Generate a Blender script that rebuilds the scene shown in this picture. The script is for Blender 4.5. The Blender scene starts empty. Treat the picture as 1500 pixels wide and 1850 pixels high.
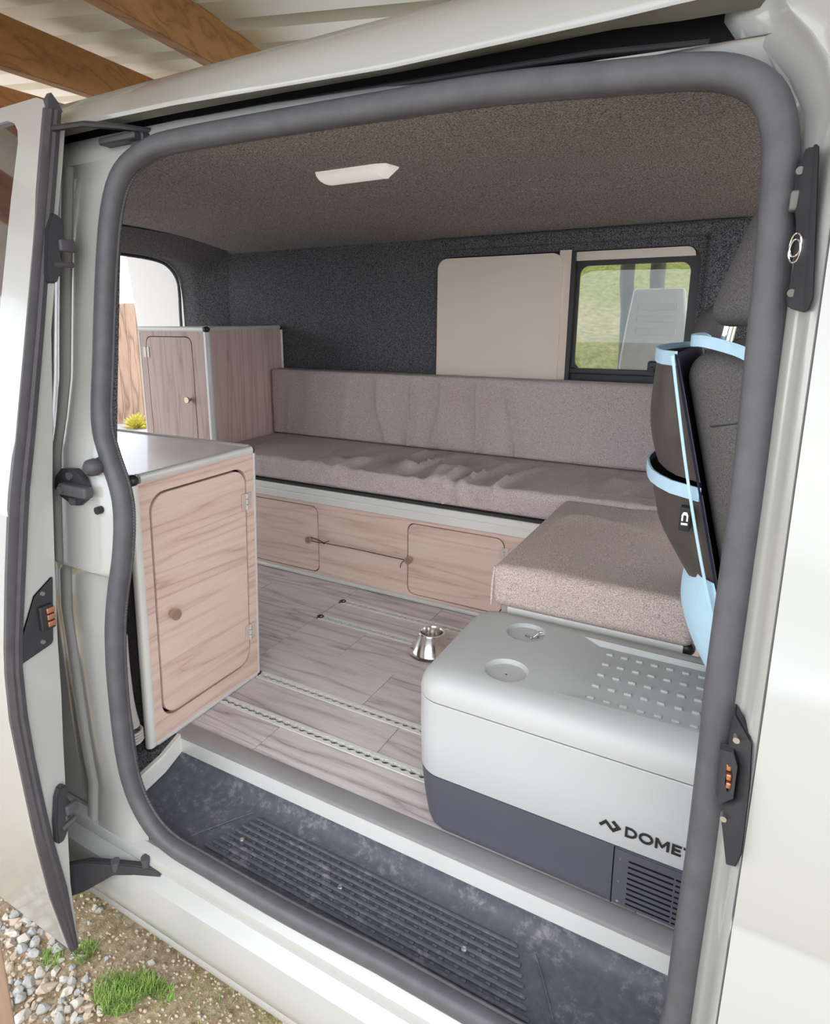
import bpy, bmesh, math, random
from mathutils import Vector, Matrix, noise
random.seed(7)
PI = math.pi
S = bpy.context.scene
COL = S.collection

# ---------------------------------------------------------------- camera
cd = bpy.data.cameras.new('camera'); cam = bpy.data.objects.new('camera', cd); COL.objects.link(cam)
yaw, pitch, roll = .5267, .2344, -.004
cd.sensor_fit = 'HORIZONTAL'; cd.sensor_width = 36.0; cd.lens = 1155.9/1500*36
cd.shift_x = .04; cd.shift_y = -.05; cd.clip_start = .02; cd.clip_end = 500
F = Vector((-math.sin(yaw)*math.cos(pitch), math.cos(yaw)*math.cos(pitch), -math.sin(pitch)))
r0 = Vector((math.cos(yaw), math.sin(yaw), 0)); u0 = r0.cross(F)
rr = math.cos(roll)*r0 + math.sin(roll)*u0; uu = -math.sin(roll)*r0 + math.cos(roll)*u0
M = Matrix((rr, uu, -F)).transposed().to_4x4(); M.translation = (1.2194, -.9677, 1.0679)
cam.matrix_world = M
S.camera = cam

# ---------------------------------------------------------------- world, sun, exposure
S.view_settings.view_transform = 'Standard'; S.view_settings.look = 'None'
S.view_settings.gamma = 1.0; S.view_settings.use_curve_mapping = False
S.view_settings.exposure = 1.5
W = bpy.data.worlds.new('overcast_sky'); S.world = W; W.use_nodes = True
wn = W.node_tree; wl = wn.links; bg = wn.nodes['Background']
tc = wn.nodes.new('ShaderNodeTexCoord'); nz = wn.nodes.new('ShaderNodeTexNoise')
nz.inputs['Scale'].default_value = 2.2; nz.inputs['Detail'].default_value = 5
cr = wn.nodes.new('ShaderNodeValToRGB')
cr.color_ramp.elements[0].position = .38; cr.color_ramp.elements[0].color = (.72, .80, .93, 1)
cr.color_ramp.elements[1].position = .60; cr.color_ramp.elements[1].color = (1, 1, 1, 1)
wl.new(tc.outputs['Generated'], nz.inputs['Vector']); wl.new(nz.outputs['Fac'], cr.inputs['Fac'])
wl.new(cr.outputs['Color'], bg.inputs['Color'])
bg.inputs['Strength'].default_value = 1.35
sd = bpy.data.lights.new('sun', 'SUN'); sd.energy = .14; sd.angle = math.radians(30); sd.color = (1, .96, .88)
sun = bpy.data.objects.new('sun', sd); COL.objects.link(sun)
sun.rotation_euler = Vector((.25, .62, -.62)).to_track_quat('-Z', 'Y').to_euler()

# ---------------------------------------------------------------- materials
def srgb(r, g, b):
    f = lambda c: c/12.92 if c <= .04045 else ((c+.055)/1.055)**2.4
    return (f(r/255), f(g/255), f(b/255), 1)
class NT:
    def __init__(s, name):
        s.m = bpy.data.materials.new(name); s.m.use_nodes = True; s.t = s.m.node_tree
        s.p = s.t.nodes['Principled BSDF']
    def n(s, typ, **kw):
        nd = s.t.nodes.new(typ)
        for k, v in kw.items():
            if k.startswith('i_'):
                key = k[2:].replace('_', ' '); nd.inputs[key].default_value = v
            else: setattr(nd, k, v)
        return nd
    def l(s, a, b): s.t.links.new(a, b)
    def coords(s, scale=(1, 1, 1)):
        tc = s.n('ShaderNodeTexCoord'); mp = s.n('ShaderNodeMapping'); mp.inputs['Scale'].default_value = scale
        s.l(tc.outputs['Object'], mp.inputs['Vector']); return mp.outputs['Vector']
    def noise(s, vec, scale, detail=3, rough=.5, dist=0):
        nd = s.n('ShaderNodeTexNoise'); nd.inputs['Scale'].default_value = scale; nd.inputs['Detail'].default_value = detail
        nd.inputs['Roughness'].default_value = rough; nd.inputs['Distortion'].default_value = dist
        s.l(vec, nd.inputs['Vector']); return nd.outputs['Fac']
    def ramp(s, fac, stops):
        nd = s.n('ShaderNodeValToRGB'); e = nd.color_ramp.elements
        while len(e) < len(stops): e.new(.5)
        for i, (p, c) in enumerate(stops): e[i].position = p; e[i].color = c
        s.l(fac, nd.inputs['Fac']); return nd.outputs['Color']
    def math(s, op, a, b=None):
        nd = s.n('ShaderNodeMath', operation=op)
        for i, v in enumerate((a, b)):
            if v is None: continue
            if isinstance(v, (int, float)): nd.inputs[i].default_value = v
            else: s.l(v, nd.inputs[i])
        return nd.outputs[0]
    def mix(s, fac, a, b, mode='MIX'):
        nd = s.n('ShaderNodeMix', data_type='RGBA', blend_type=mode)
        if isinstance(fac, (int, float)): nd.inputs[0].default_value = fac
        else: s.l(fac, nd.inputs[0])
        for i, v in ((6, a), (7, b)):
            if isinstance(v, tuple): nd.inputs[i].default_value = v
            else: s.l(v, nd.inputs[i])
        return nd.outputs[2]
    def bump(s, h, strength, dist=.001):
        nd = s.n('ShaderNodeBump'); nd.inputs['Strength'].default_value = strength; nd.inputs['Distance'].default_value = dist
        s.l(h, nd.inputs['Height']); s.l(nd.outputs['Normal'], s.p.inputs['Normal'])
    def base(s, c):
        if isinstance(c, tuple): s.p.inputs['Base Color'].default_value = c
        else: s.l(c, s.p.inputs['Base Color'])
    def setp(s, rough=.5, metal=0, spec=.5, coat=0, sheen=0):
        s.p.inputs['Roughness'].default_value = rough; s.p.inputs['Metallic'].default_value = metal
        s.p.inputs['Specular IOR Level'].default_value = spec; s.p.inputs['Coat Weight'].default_value = coat
        s.p.inputs['Coat Roughness'].default_value = .06
        if sheen: s.p.inputs['Sheen Weight'].default_value = sheen
        return s
def plain(name, c, rough=.5, metal=0, spec=.5, coat=0, var=.08, vscale=9, bump=0, bscale=300):
    t = NT(name).setp(rough, metal, spec, coat); v = t.coords()
    n = t.noise(v, vscale, 4)
    k = lambda f: (c[0]*f, c[1]*f, c[2]*f, 1)
    t.base(t.ramp(n, [(.3, k(1-var)), (.7, k(1+var))]))
    if bump: t.bump(t.noise(v, bscale, 2), bump)
    return t.m
def speckle(name, dark, light, scale, rough=.95, bump=.4, pos=(.40, .62), big=.12, sheen=0, dist=.002):
    t = NT(name).setp(rough, 0, .2, sheen=sheen); v = t.coords()
    n = t.noise(v, scale, 3, .75); c = t.ramp(n, [(pos[0], dark), (pos[1], light)])
    g = t.noise(v, 3.0, 3)
    c = t.mix(t.math('MULTIPLY', g, big*2), c, (dark[0], dark[1], dark[2], 1))
    t.base(c); t.bump(n, bump, dist); return t.m
def wood(name, stops, scale, rings=9., rough=.5, fine=.25, coat=0, seed=0, bump=.05):
    """scale: per-axis factors, small along the grain."""
    t = NT(name).setp(rough, 0, .4, coat)
    tc = t.n('ShaderNodeTexCoord'); mp = t.n('ShaderNodeMapping'); mp.inputs['Scale'].default_value = scale
    oi = t.n('ShaderNodeObjectInfo'); ad = t.n('ShaderNodeVectorMath', operation='ADD')
    mu = t.n('ShaderNodeMath', operation='MULTIPLY'); mu.inputs[1].default_value = 37.0
    t.l(oi.outputs['Random'], mu.inputs[0]); t.l(tc.outputs['Object'], mp.inputs['Vector'])
    t.l(mp.outputs['Vector'], ad.inputs[0]); t.l(mu.outputs[0], ad.inputs[1]); v = ad.outputs[0]
    n = t.noise(v, 1.0, 2, .4, .3)
    ringf = t.math('PINGPONG', t.math('MULTIPLY', n, rings*2.2), 1.0)
    soft = t.math('POWER', ringf, 2.6)
    mp2 = t.n('ShaderNodeMapping'); mp2.inputs['Scale'].default_value = (5, 5, 5); t.l(v, mp2.inputs['Vector'])
    f = t.noise(mp2.outputs['Vector'], 2.2, 5, .75)
    h = t.math('ADD', t.math('MULTIPLY', soft, 1-fine), t.math('MULTIPLY', f, fine*1.9))
    big = t.noise(v, .5, 2)
    h2 = t.math('ADD', t.math('MULTIPLY', h, .75), t.math('MULTIPLY', big, .35))
    t.base(t.ramp(h2, stops)); t.bump(f, bump, .0005); return t.m
MT = {}
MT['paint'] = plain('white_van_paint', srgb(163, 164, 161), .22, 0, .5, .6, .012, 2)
MT['paint_in'] = plain('white_door_daylight_glare', srgb(232, 232, 230), .4, 0, .5, .2, .02, 2)  # rear door only: daylight glare put into a whiter paint
MT['rubber'] = plain('black_rubber', srgb(80, 80, 84), .5, 0, .4, 0, .12, 30, .1, 500)
MT['darkrubber'] = plain('dark_rubber', srgb(72, 70, 74), .5, 0, .4, 0, .12, 30, .1, 500)
MT['plastic_black'] = plain('black_plastic', srgb(46, 46, 50), .45, 0, .5, 0, .1, 30)
MT['cavity'] = plain('black_cavity', srgb(22, 22, 22), .8, 0, .2, 0, .1, 30)
MT['railgrey'] = plain('grey_gutter_sealer', srgb(105, 105, 98), .55, 0, .4, 0, .15, 14)
MT['strip_grey'] = plain('grey_aluminium_dark_reflection', srgb(150, 149, 150), .4, .3, .5, 0, .06, 12)  # threshold flat: its dark grazing reflection is put into the grey
MT['alu'] = plain('satin_aluminium', srgb(214, 214, 210), .36, .25, .5, 0, .04, 6)
MT['alu_white'] = plain('pale_aluminium_trim', srgb(222, 222, 216), .4, .1, .5, 0, .03, 6)
MT['steel'] = plain('polished_steel', srgb(225, 223, 220), .2, 1, .5, 0, .03, 6)
MT['chrome'] = plain('chrome', srgb(225, 225, 228), .08, 1, .5, 0, .02, 6)
MT['zinc'] = plain('zinc', srgb(190, 190, 188), .3, .9, .5, 0, .05, 20)
MT['brass'] = plain('brushed_nickel', srgb(200, 182, 160), .3, .8, .5, 0, .03, 20)
MT['copper'] = plain('copper_contact', srgb(205, 140, 105), .35, .8, .5, 0, .05, 20)
MT['hinge'] = plain('clear_grey_hinge_plastic', srgb(205, 196, 188), .25, .2, .5, .4, .05, 20)
MT['cap'] = plain('black_corner_cap', srgb(38, 38, 40), .4, 0, .5, 0, .05, 20)
MT['carpet_dark'] = speckle('charcoal_lining_carpet', srgb(36, 37, 40), srgb(130, 131, 135), 283.7)
MT['carpet'] = speckle('grey_lining_carpet', srgb(72, 70, 69), srgb(190, 184, 180), 283.7)
MT['underlay'] = speckle('dark_felt', srgb(40, 40, 40), srgb(88, 86, 84), 500)
MT['fabric'] = speckle('mauve_grey_weave', srgb(142, 127, 126), srgb(228, 212, 210), 480, bump=.25, big=.05, pos=(.36, .64))
MT['fabric2'] = speckle('taupe_grey_weave', srgb(130, 114, 108), srgb(222, 204, 195), 480, bump=.3, big=.05, pos=(.36, .64))
MT['seatcloth'] = speckle('dark_grey_seat_cloth', srgb(74, 72, 72), srgb(108, 105, 104), 700, bump=.2, big=.05)
LAM = [(.1, srgb(228, 207, 195)), (.55, srgb(216, 192, 179)), (.85, srgb(203, 176, 163)), (1.0, srgb(184, 156, 143))]
MT['wood_y'] = wood('ash_laminate_grain_along_y', LAM, (16, .9, 16), 5, .5, .5)
MT['wood_x'] = wood('ash_laminate_grain_along_x', LAM, (.9, 14, 14), 5, .5, .5)
LAMD = [(.1, srgb(216, 196, 189)), (.55, srgb(203, 180, 172)), (.85, srgb(188, 163, 155)), (1.0, srgb(168, 142, 134))]
MT['wood_z'] = wood('ash_laminate_grain_along_z', LAMD, (15, 15, .8), 5, .5, .5)
MT['top'] = plain('pale_laminate_top', srgb(238, 224, 218), .34, 0, .5, .35, .05, 5)
FLO = [(.15, srgb(222, 215, 215)), (.55, srgb(205, 197, 197)), (.85, srgb(178, 169, 170)), (1.0, srgb(146, 137, 138))]
MT['plank'] = wood('grey_oak_vinyl', FLO, (1.1, 11, 11), 6, .36, .5, 0, 0, .08)
MT['timber'] = wood('rough_sawn_timber', [(.1, srgb(208, 160, 112)), (.55, srgb(194, 142, 94)), (.95, srgb(164, 114, 74))], (9, .8, 12), 4, .75, .5, 0, 0, .3)
MT['fencewood'] = wood('weathered_fence_timber', [(.1, srgb(186, 160, 140)), (.5, srgb(162, 134, 114)), (.9, srgb(126, 102, 86))], (6, 6, .8), 5, .8, .4)
MT['roofsheet'] = plain('cream_steel_sheet', srgb(240, 236, 220), .4, 0, .5, 0, .03, 3)
MT['lid'] = plain('light_grey_plastic', srgb(174, 176, 175), .5, 0, .45, 0, .015, 5, .05, 900)
MT['bodygrey'] = plain('light_grey_shell', srgb(176, 178, 179), .45, 0, .45, 0, .015, 5, .05, 900)
MT['slate'] = plain('slate_grey_plastic', srgb(76, 76, 87), .5, 0, .45, 0, .03, 5, .08, 900)
MT['ink'] = plain('black_print', srgb(32, 32, 34), .5, 0, .4, 0, .02, 5)
MT['slot'] = plain('slot_black', srgb(18, 18, 22), .9, 0, .1, 0, .02, 5)
MT['beige'] = plain('beige_panel_board', srgb(230, 217, 203), .55, 0, .4, 0, .025, 4)
MT['lightblue'] = plain('pale_blue_webbing', srgb(176, 208, 226), .8, 0, .2, 0, .04, 40, .15, 600)
MT['navy'] = plain('navy_backing_cloth', srgb(26, 28, 52), .8, 0, .2, 0, .1, 30)
MT['mesh'] = plain('dark_grey_mesh_cloth', srgb(72, 66, 62), .5, 0, .4, 0, .2, 18, .3, 60)
MT['lampwhite'] = plain('white_lamp_plastic', srgb(244, 240, 236), .35, 0, .5, 0, .01, 5)
t_ = MT['lampwhite'].node_tree.nodes['Principled BSDF']; t_.inputs['Emission Color'].default_value = (1, .95, .92, 1); t_.inputs['Emission Strength'].default_value = .10
MT['white'] = plain('white_mark', srgb(240, 240, 240), .5, 0, .4, 0, .01, 5)
MT['leaf'] = plain('fresh_grass', srgb(138, 168, 84), .7, 0, .3, 0, .35, 30)
MT['straw'] = plain('dry_straw', srgb(206, 188, 138), .8, 0, .2, 0, .25, 30)
MT['stone'] = plain('pale_river_stone', srgb(206, 200, 190), .8, 0, .3, 0, .12, 14, .3, 120)
MT['stone2'] = plain('grey_river_stone', srgb(176, 176, 172), .8, 0, .3, 0, .12, 14, .3, 120)
MT['stone3'] = plain('tan_river_stone', srgb(196, 180, 160), .8, 0, .3, 0, .12, 14, .3, 120)
MT['shrubleaf'] = plain('yellow_green_leaf', srgb(196, 184, 84), .8, 0, .2, 0, .3, 20)
MT['concrete'] = plain('grey_concrete', srgb(168, 166, 166), .85, 0, .2, 0, .08, 8)
MT['cordm'] = plain('brown_cord', srgb(70, 50, 42), .8, 0, .2, 0, .1, 90)
MT['hose'] = plain('grey_hose', srgb(176, 172, 170), .5, 0, .4, 0, .05, 20)
MT['upright_grey'] = plain('dark_grey_upright', srgb(84, 84, 78), .85, 0, .2, 0, .2, 12)  # for the added dark uprights beyond the window
def _tread():
    t = NT('dusty_black_step_rubber').setp(.55, 0, .4); v = t.coords()
    a = t.noise(v, 9, 6, .65); b = t.noise(v, 60, 4, .7)
    msk = t.ramp(t.math('MULTIPLY', a, b), [(.27, (0, 0, 0, 1)), (.42, (.5, .5, .5, 1))])
    base = t.ramp(b, [(.3, srgb(66, 69, 78)), (.75, srgb(84, 87, 96))])
    t.base(t.mix(msk, base, srgb(146, 140, 138))); t.bump(b, .2, .001); return t.m
MT['tread'] = _tread()
def _ground():
    t = NT('gravelly_soil').setp(.95, 0, .15); v = t.coords()
    n = t.noise(v, 40, 6, .75); g = t.noise(v, 5, 4)
    c = t.ramp(n, [(.3, srgb(118, 100, 80)), (.5, srgb(172, 152, 126)), (.68, srgb(206, 190, 166))])
    c2 = t.ramp(n, [(.3, srgb(120, 124, 70)), (.6, srgb(184, 178, 116))])
    t.base(t.mix(t.ramp(g, [(.5, (0, 0, 0, 1)), (.66, (.55, .55, .55, 1))]), c, c2)); t.bump(n, .9, .01); return t.m
MT['ground'] = _ground()
def _bank():
    t = NT('meadow_grass').setp(.95, 0, .1); v = t.coords((6, 6, 1.2))
    n = t.noise(v, 3, 6, .75); g = t.noise(t.coords(), .8, 4)
    c = t.ramp(n, [(.3, srgb(78, 82, 40)), (.5, srgb(108, 108, 58)), (.7, srgb(132, 126, 80))])
    c2 = t.ramp(n, [(.3, srgb(106, 94, 68)), (.65, srgb(152, 138, 106))])
    t.base(t.mix(t.ramp(g, [(.45, (0, 0, 0, 1)), (.6, (.8, .8, .8, 1))]), c, c2)); t.bump(n, .8, .05); return t.m
MT['bank'] = _bank()
def _glass(name, tint, rough=0.0):
    t = NT(name); t.p.inputs['Transmission Weight'].default_value = 1; t.p.inputs['Roughness'].default_value = rough
    t.p.inputs['IOR'].default_value = 1.45; t.base(tint); return t.m
MT['glass'] = _glass('tinted_window_glass', (.80, .86, .80, 1))
MT['privacy'] = plain('dark_privacy_glass', srgb(46, 40, 42), .03, 0, .8, 1, .02, 3)

# ---------------------------------------------------------------- geometry helpers
def root_of(o):
    while o.parent: o = o.parent
    return o
def link(o): COL.objects.link(o); return o
def tag(o, label=None, cat=None, group=None, kind=None):
    if label: o['label'] = label
    if cat: o['category'] = cat
    if group: o['group'] = group
    if kind: o['kind'] = kind
    return o
def thing(name, label, cat, loc=(0, 0, 0), group=None):
    o = link(bpy.data.objects.new(name, None)); o.location = loc; o.empty_display_size = .05
    return tag(o, label, cat, group)
class G:
    """collects shapes, in world coordinates, for one mesh object"""
    def __init__(s): s.bm = bmesh.new()
    def v(s, p): return s.bm.verts.new(p)
    def face(s, vs):
        try: return s.bm.faces.new(vs)
        except ValueError: return None
    def box(s, lo, hi):
        x0, y0, z0 = lo; x1, y1, z1 = hi
        q = [s.v(p) for p in ((x0,y0,z0),(x1,y0,z0),(x1,y1,z0),(x0,y1,z0),(x0,y0,z1),(x1,y0,z1),(x1,y1,z1),(x0,y1,z1))]
        for f in ((3,2,1,0),(4,5,6,7),(0,1,5,4),(1,2,6,5),(2,3,7,6),(3,0,4,7)): s.face([q[i] for i in f])
        return s
    def rbox(s, lo, hi, r, n=(2, 2, 2), seg=3, fn=None):
        """box with rounded edges; n = inner divisions; fn displaces (point, normal)"""
        lo = Vector(lo); hi = Vector(hi); r = min(r, *[(hi[i]-lo[i])*.499 for i in range(3)])
        def samp(i):
            a, b = lo[i], hi[i]; L = []
            for k in range(seg+1): L.append(a + r - r*math.tan(PI/4*(1-k/seg)))
            inn = n[i]
            for k in range(1, inn): L.append(a+r+(b-a-2*r)*k/inn)
            for k in range(seg+1): L.append(b - r + r*math.tan(PI/4*k/seg))
            return L
        Sx = [samp(i) for i in range(3)]
        cache = {}
        def put(p):
            key = (round(p[0], 6), round(p[1], 6), round(p[2], 6))
            if key in cache: return cache[key]
            q = Vector([min(max(p[i], lo[i]+r), hi[i]-r) for i in range(3)])
            d = Vector(p)-q; nn = d.normalized() if d.length > 1e-9 else Vector((0, 0, 1))
            w = q+nn*r
            if fn: w = fn(w, nn)
            cache[key] = s.v(w); return cache[key]
        for ax in range(3):
            a, b = (ax+1) % 3, (ax+2) % 3
            for side in (0, 1):
                c = (lo, hi)[side][ax]
                for i in range(len(Sx[a])-1):
                    for j in range(len(Sx[b])-1):
                        q = []
                        for (ii, jj) in ((i, j), (i+1, j), (i+1, j+1), (i, j+1)):
                            p = [0, 0, 0]; p[ax] = c; p[a] = Sx[a][ii]; p[b] = Sx[b][jj]; q.append(put(p))
                        if not side: q.reverse()
                        s.face(q)
        return s
    def cyl(s, p0, p1, r0, r1=None, seg=20, caps=True):
        r1 = r0 if r1 is None else r1
        p0 = Vector(p0); p1 = Vector(p1); d = (p1-p0).normalized()
        a = d.orthogonal().normalized(); b = d.cross(a)
        A = [s.v(p0+(a*math.cos(2*PI*k/seg)+b*math.sin(2*PI*k/seg))*r0) for k in range(seg)]
        B = [s.v(p1+(a*math.cos(2*PI*k/seg)+b*math.sin(2*PI*k/seg))*r1) for k in range(seg)]
        for k in range(seg): s.face([A[k], A[(k+1) % seg], B[(k+1) % seg], B[k]])
        if caps: s.face(A[::-1]); s.face(B)
        return s
    def lathe(s, c, prof, seg=32, axis=Vector((0, 0, 1))):
        axis = Vector(axis).normalized(); a = axis.orthogonal().normalized(); b = axis.cross(a); c = Vector(c)
        rings = []
        for (r, h) in prof:
            rings.append([s.v(c+axis*h+(a*math.cos(2*PI*k/seg)+b*math.sin(2*PI*k/seg))*max(r, 1e-5)) for k in range(seg)])
        for i in range(len(rings)-1):
            for k in range(seg): s.face([rings[i][k], rings[i][(k+1) % seg], rings[i+1][(k+1) % seg], rings[i+1][k]])
        return s
    def tube(s, path, sec, closed=False, up=None):
        """sec(i) -> list of (a, b) offsets; frames: tangent, side (horizontal to 'up'), up"""
        P = [Vector(p) for p in path]; n = len(P); rings = []
        for i in range(n):
            t = (P[(i+1) % n]-P[i-1]) if closed else (P[min(i+1, n-1)]-P[max(i-1, 0)])
            t.normalize(); U = Vector(up) if up else Vector((0, 0, 1))
            if abs(t.dot(U)) > .98 and not up: U = Vector((0, 1, 0))
            a = t.cross(U).normalized(); b = a.cross(t)
            rings.append([s.v(P[i]+a*u+b*w) for (u, w) in sec(i)])
        m = len(rings[0])
        for i in range(n if closed else n-1):
            A, B = rings[i], rings[(i+1) % n]
            for k in range(m): s.face([A[k], A[(k+1) % m], B[(k+1) % m], B[k]])
        if not closed: s.face(rings[0][::-1]); s.face(rings[-1])
        return s
    def loft(s, rows, closed=False):
        R = [[s.v(p) for p in row] for row in rows]
        for i in range(len(R)-1):
            m = len(R[i])
            for k in range(m if closed else m-1): s.face([R[i][k], R[i][(k+1) % m], R[i+1][(k+1) % m], R[i+1][k]])
        return R
    def plate(s, outer, holes, t, fn):
        """flat plate with holes. 2D loops; fn(u, v, w) -> xyz; w = 0 front, t back"""
        for w in ((0, t) if t else (0,)):
            es = []
            for lp in [outer]+list(holes):
                vs = [s.v(fn(u, v, w)) for (u, v) in lp]
                for k in range(len(vs)): es.append(s.bm.edges.new((vs[k], vs[(k+1) % len(vs)])))
            bmesh.ops.triangle_fill(s.bm, edges=es, use_beauty=True)
        if t:
            for lp in [outer]+list(holes):
                a = [s.v(fn(u, v, 0)) for (u, v) in lp]; b = [s.v(fn(u, v, t)) for (u, v) in lp]
                for k in range(len(a)): s.face([a[k], a[(k+1) % len(a)], b[(k+1) % len(a)], b[k]])
        return s
    def blob(s, c, rx, ry, rz, seed=0, amp=.25, sub=2, fr=2.0):
        g = bmesh.ops.create_icosphere(s.bm, subdivisions=sub, radius=1)
        for v in g['verts']:
            k = 1+amp*noise.noise(v.co*fr+Vector((seed*7.3, seed*3.1, seed)))
            v.co = Vector((v.co.x*rx*k+c[0], v.co.y*ry*k+c[1], v.co.z*rz*k+c[2]))
        return s
    def thicken(s, vec):
        fs = s.bm.faces[:]
        g = bmesh.ops.extrude_face_region(s.bm, geom=fs)
        for e in g['geom']:
            if isinstance(e, bmesh.types.BMVert): e.co += Vector(vec)
        return s
    def obj(s, name, mat, parent=None, smooth=40, merge=True, bevel=0, label=None):
        if merge: bmesh.ops.remove_doubles(s.bm, verts=s.bm.verts[:], dist=2e-5)
        bmesh.ops.recalc_face_normals(s.bm, faces=s.bm.faces[:])
        if bevel:
            es = [e for e in s.bm.edges if len(e.link_faces) == 2 and e.calc_face_angle(0) > .6]
            bmesh.ops.bevel(s.bm, geom=es, offset=bevel, segments=2, affect='EDGES', clamp_overlap=True)
        if parent is not None: s.bm.transform(root_of(parent).matrix_basis.inverted())
        me = bpy.data.meshes.new(name); s.bm.to_mesh(me); s.bm.free()
        me.materials.append(MT[mat] if isinstance(mat, str) else mat)
        if smooth: me.shade_smooth(); me.set_sharp_from_angle(angle=math.radians(smooth))
        o = link(bpy.data.objects.new(name, me)); o.parent = parent
        if label: o['label'] = label
        return o
def struct(o): o['kind'] = 'structure'; return o
def ell(a, b, n=14, p=1.0):
    L = []
    for k in range(n):
        c, s_ = math.cos(2*PI*k/n), math.sin(2*PI*k/n)
        L.append((a*math.copysign(abs(c)**p, c), b*math.copysign(abs(s_)**p, s_)))
    return L
def rrect(x0, y0, x1, y1, r, n=5):
    if not isinstance(r, (tuple, list)): r = (r,)*4
    L = []
    for (cx, cy, a, q) in ((x0, y0, PI, r[0]), (x1, y0, 1.5*PI, r[1]), (x1, y1, 0, r[2]), (x0, y1, .5*PI, r[3])):
        if q <= 0: L.append((cx, cy)); continue
        ox = cx+q if cx == x0 else cx-q; oy = cy+q if cy == y0 else cy-q
        for k in range(n+1): L.append((ox+q*math.cos(a+PI/2*k/n), oy+q*math.sin(a+PI/2*k/n)))
    return L
def lerp(a, b, t): return a+(b-a)*t
def interp(x, xs, yv):
    if x <= xs[0]: return yv[0]
    for i in range(len(xs)-1):
        if x <= xs[i+1]: return lerp(yv[i], yv[i+1], (x-xs[i])/(xs[i+1]-xs[i]))
    return yv[-1]
def smoothline(P, k=4):
    P = [Vector(p) for p in P]; out = []
    for i in range(len(P)-1):
        p0, p1, p2, p3 = P[max(i-1, 0)], P[i], P[i+1], P[min(i+2, len(P)-1)]
        for j in range(k):
            t = j/k
            out.append(.5*((2*p1)+(p2-p0)*t+(2*p0-5*p1+4*p2-p3)*t*t+(3*p1-p0-3*p2+p3)*t**3))
    out.append(P[-1]); return out
YSZ = [-.3, -.1, .1, .45, .75, .95, 1.2, 1.36, 1.6]; YSY = [-.17, -.178, -.19, -.195, -.165, -.135, -.1, -.075, -.03]
def ys(z): return interp(z, YSZ, YSY)          # plane of the door aperture
def yb(z): return ys(z)-.078                    # outer skin of the van side

# ================================================================= SETTING: ground, bank
g = G(); N = 60
g.loft([[( -3+7*i/N, -4+7*j/N, -.55+.012*noise.noise(Vector((i*.7, j*.7, 0)))) for i in range(N+1)] for j in range(N+1)])
struct(g.obj('ground', 'ground'))
g = G()
g.loft([[(x, y, z) for x in (-40, -3, 4, 40)] for (y, z) in ((-40, -.57), (-4, -.57), (3, -.57), (3.4, -.56), (24, -.56))])
struct(g.obj('ground_field', 'concrete'))
g = G()
rows = []
for j in range(16):
    t = j/15; y = 3.2+7*t; z = -.5+3.6*(t**.9)
    rows.append([(x*1.0-2.2, y+.15*noise.noise(Vector((x, j, 2))), z+.12*noise.noise(Vector((x*2, j*1.7, 5)))) for x in [k*.45 for k in range(30)]])
g.loft(rows); struct(g.obj('grass_bank', 'bank'))

# ================================================================= VAN INTERIOR SHELL (structure)
# floor ------------------------------------------------------------
g = G(); g.box((-1.5, .047, -.04), (1.75, 1.70, -.012)); floor = struct(g.obj('floor', 'cap'))
def plank(x0, x1, y0, y1):
    q = G(); q.box((x0+.0006, y0+.0006, -.012), (x1-.0006, y1-.0006, 0)); return q.obj('plank', 'plank', floor, 30, bevel=.0006)
XS = -.075
def row(y0, y1, cuts):
    for a, b in zip(cuts[:-1], cuts[1:]): plank(a, b, y0, y1)
row(.084, .2015, [-.3, .22, 1.14, 1.75]); row(.2385, .3565, [-.5, -.12, .50, 1.42, 1.75])
row(.3935, .583, [XS, .36, 1.25, 1.75]); row(.583, .7675, [XS, .15, 1.05, 1.75])
row(.8045, .9155, [XS, .62, 1.75]); row(.9525, 1.10, [XS, .30, 1.2, 1.75])
row(.3935, .583, [-1.5, -.62, XS]); row(.583, .775, [-1.5, -.85, XS]); row(.775, .945, [-1.5, -.42, XS]); row(.945, 1.10, [-1.5, -.7, XS])
# aluminium airline tracks let into the floor
def track(y, x0, x1):
    slot = []; pitch = .0255; n = int((x1-x0-.02)/pitch); r = .0092; h = .0042
    top = []
    for k in range(n):
        c = x0+.012+pitch*(k+.5); a0 = math.asin(h/r)
        for t in (PI-a0, .72*PI, .5*PI, .28*PI, a0): top.append((c+r*math.cos(t), r*math.sin(t)))
    slot = top+[(x, -v) for (x, v) in reversed(top)]
    q = G(); q.plate([(x0, -.0175), (x1, -.0175), (x1, .0175), (x0, .0175)], [slot], .009, lambda u, v, w: (u, y+v, .002-w))
    o = q.obj('track_rail', 'alu_white', floor, 30)
    q = G(); q.box((x0, y-.0175, -.0125), (x1, y+.0175, -.009)); q.obj('track_channel', 'railgrey', o)
    return o
track(.375, .0, 1.75); track(.22, -.05, 1.75)
for y in (.786, .934):
    track(y, XS+.012, 1.75)
    q = G(); q.lathe((XS+.012, y, -.002), [(.0001, 0), (.011, 0), (.013, .003), (.013, .006), (.008, .0062), (.0075, .003), (.0001, .003)], 20); q.obj('track_end_stop', 'plastic_black', floor)
# threshold strip at the step
q = G(); q.loft([[(x, y, z) for (y, z) in ((.09, .0015), (.084, .0025), (.046, .0025), (.0415, .0005), (.0405, -.006), (.040, -.046), (.046, -.05), (.09, -.02))] for x in (-.03, 1.75)], True)
q.obj('threshold_strip', 'strip_grey', floor, 30)
q = G(); q.loft([[(x+dx*1.0, y, z) for (y, z) in ((.0395, -.0065), (.0385, -.046), (.0405, -.046), (.0412, -.0065))] for x, dx in ((.008, 0), (1.75, 0))], True)
q.obj('threshold_nose', 'alu', floor, 30, label='pale vertical nosing of the threshold strip')
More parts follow.
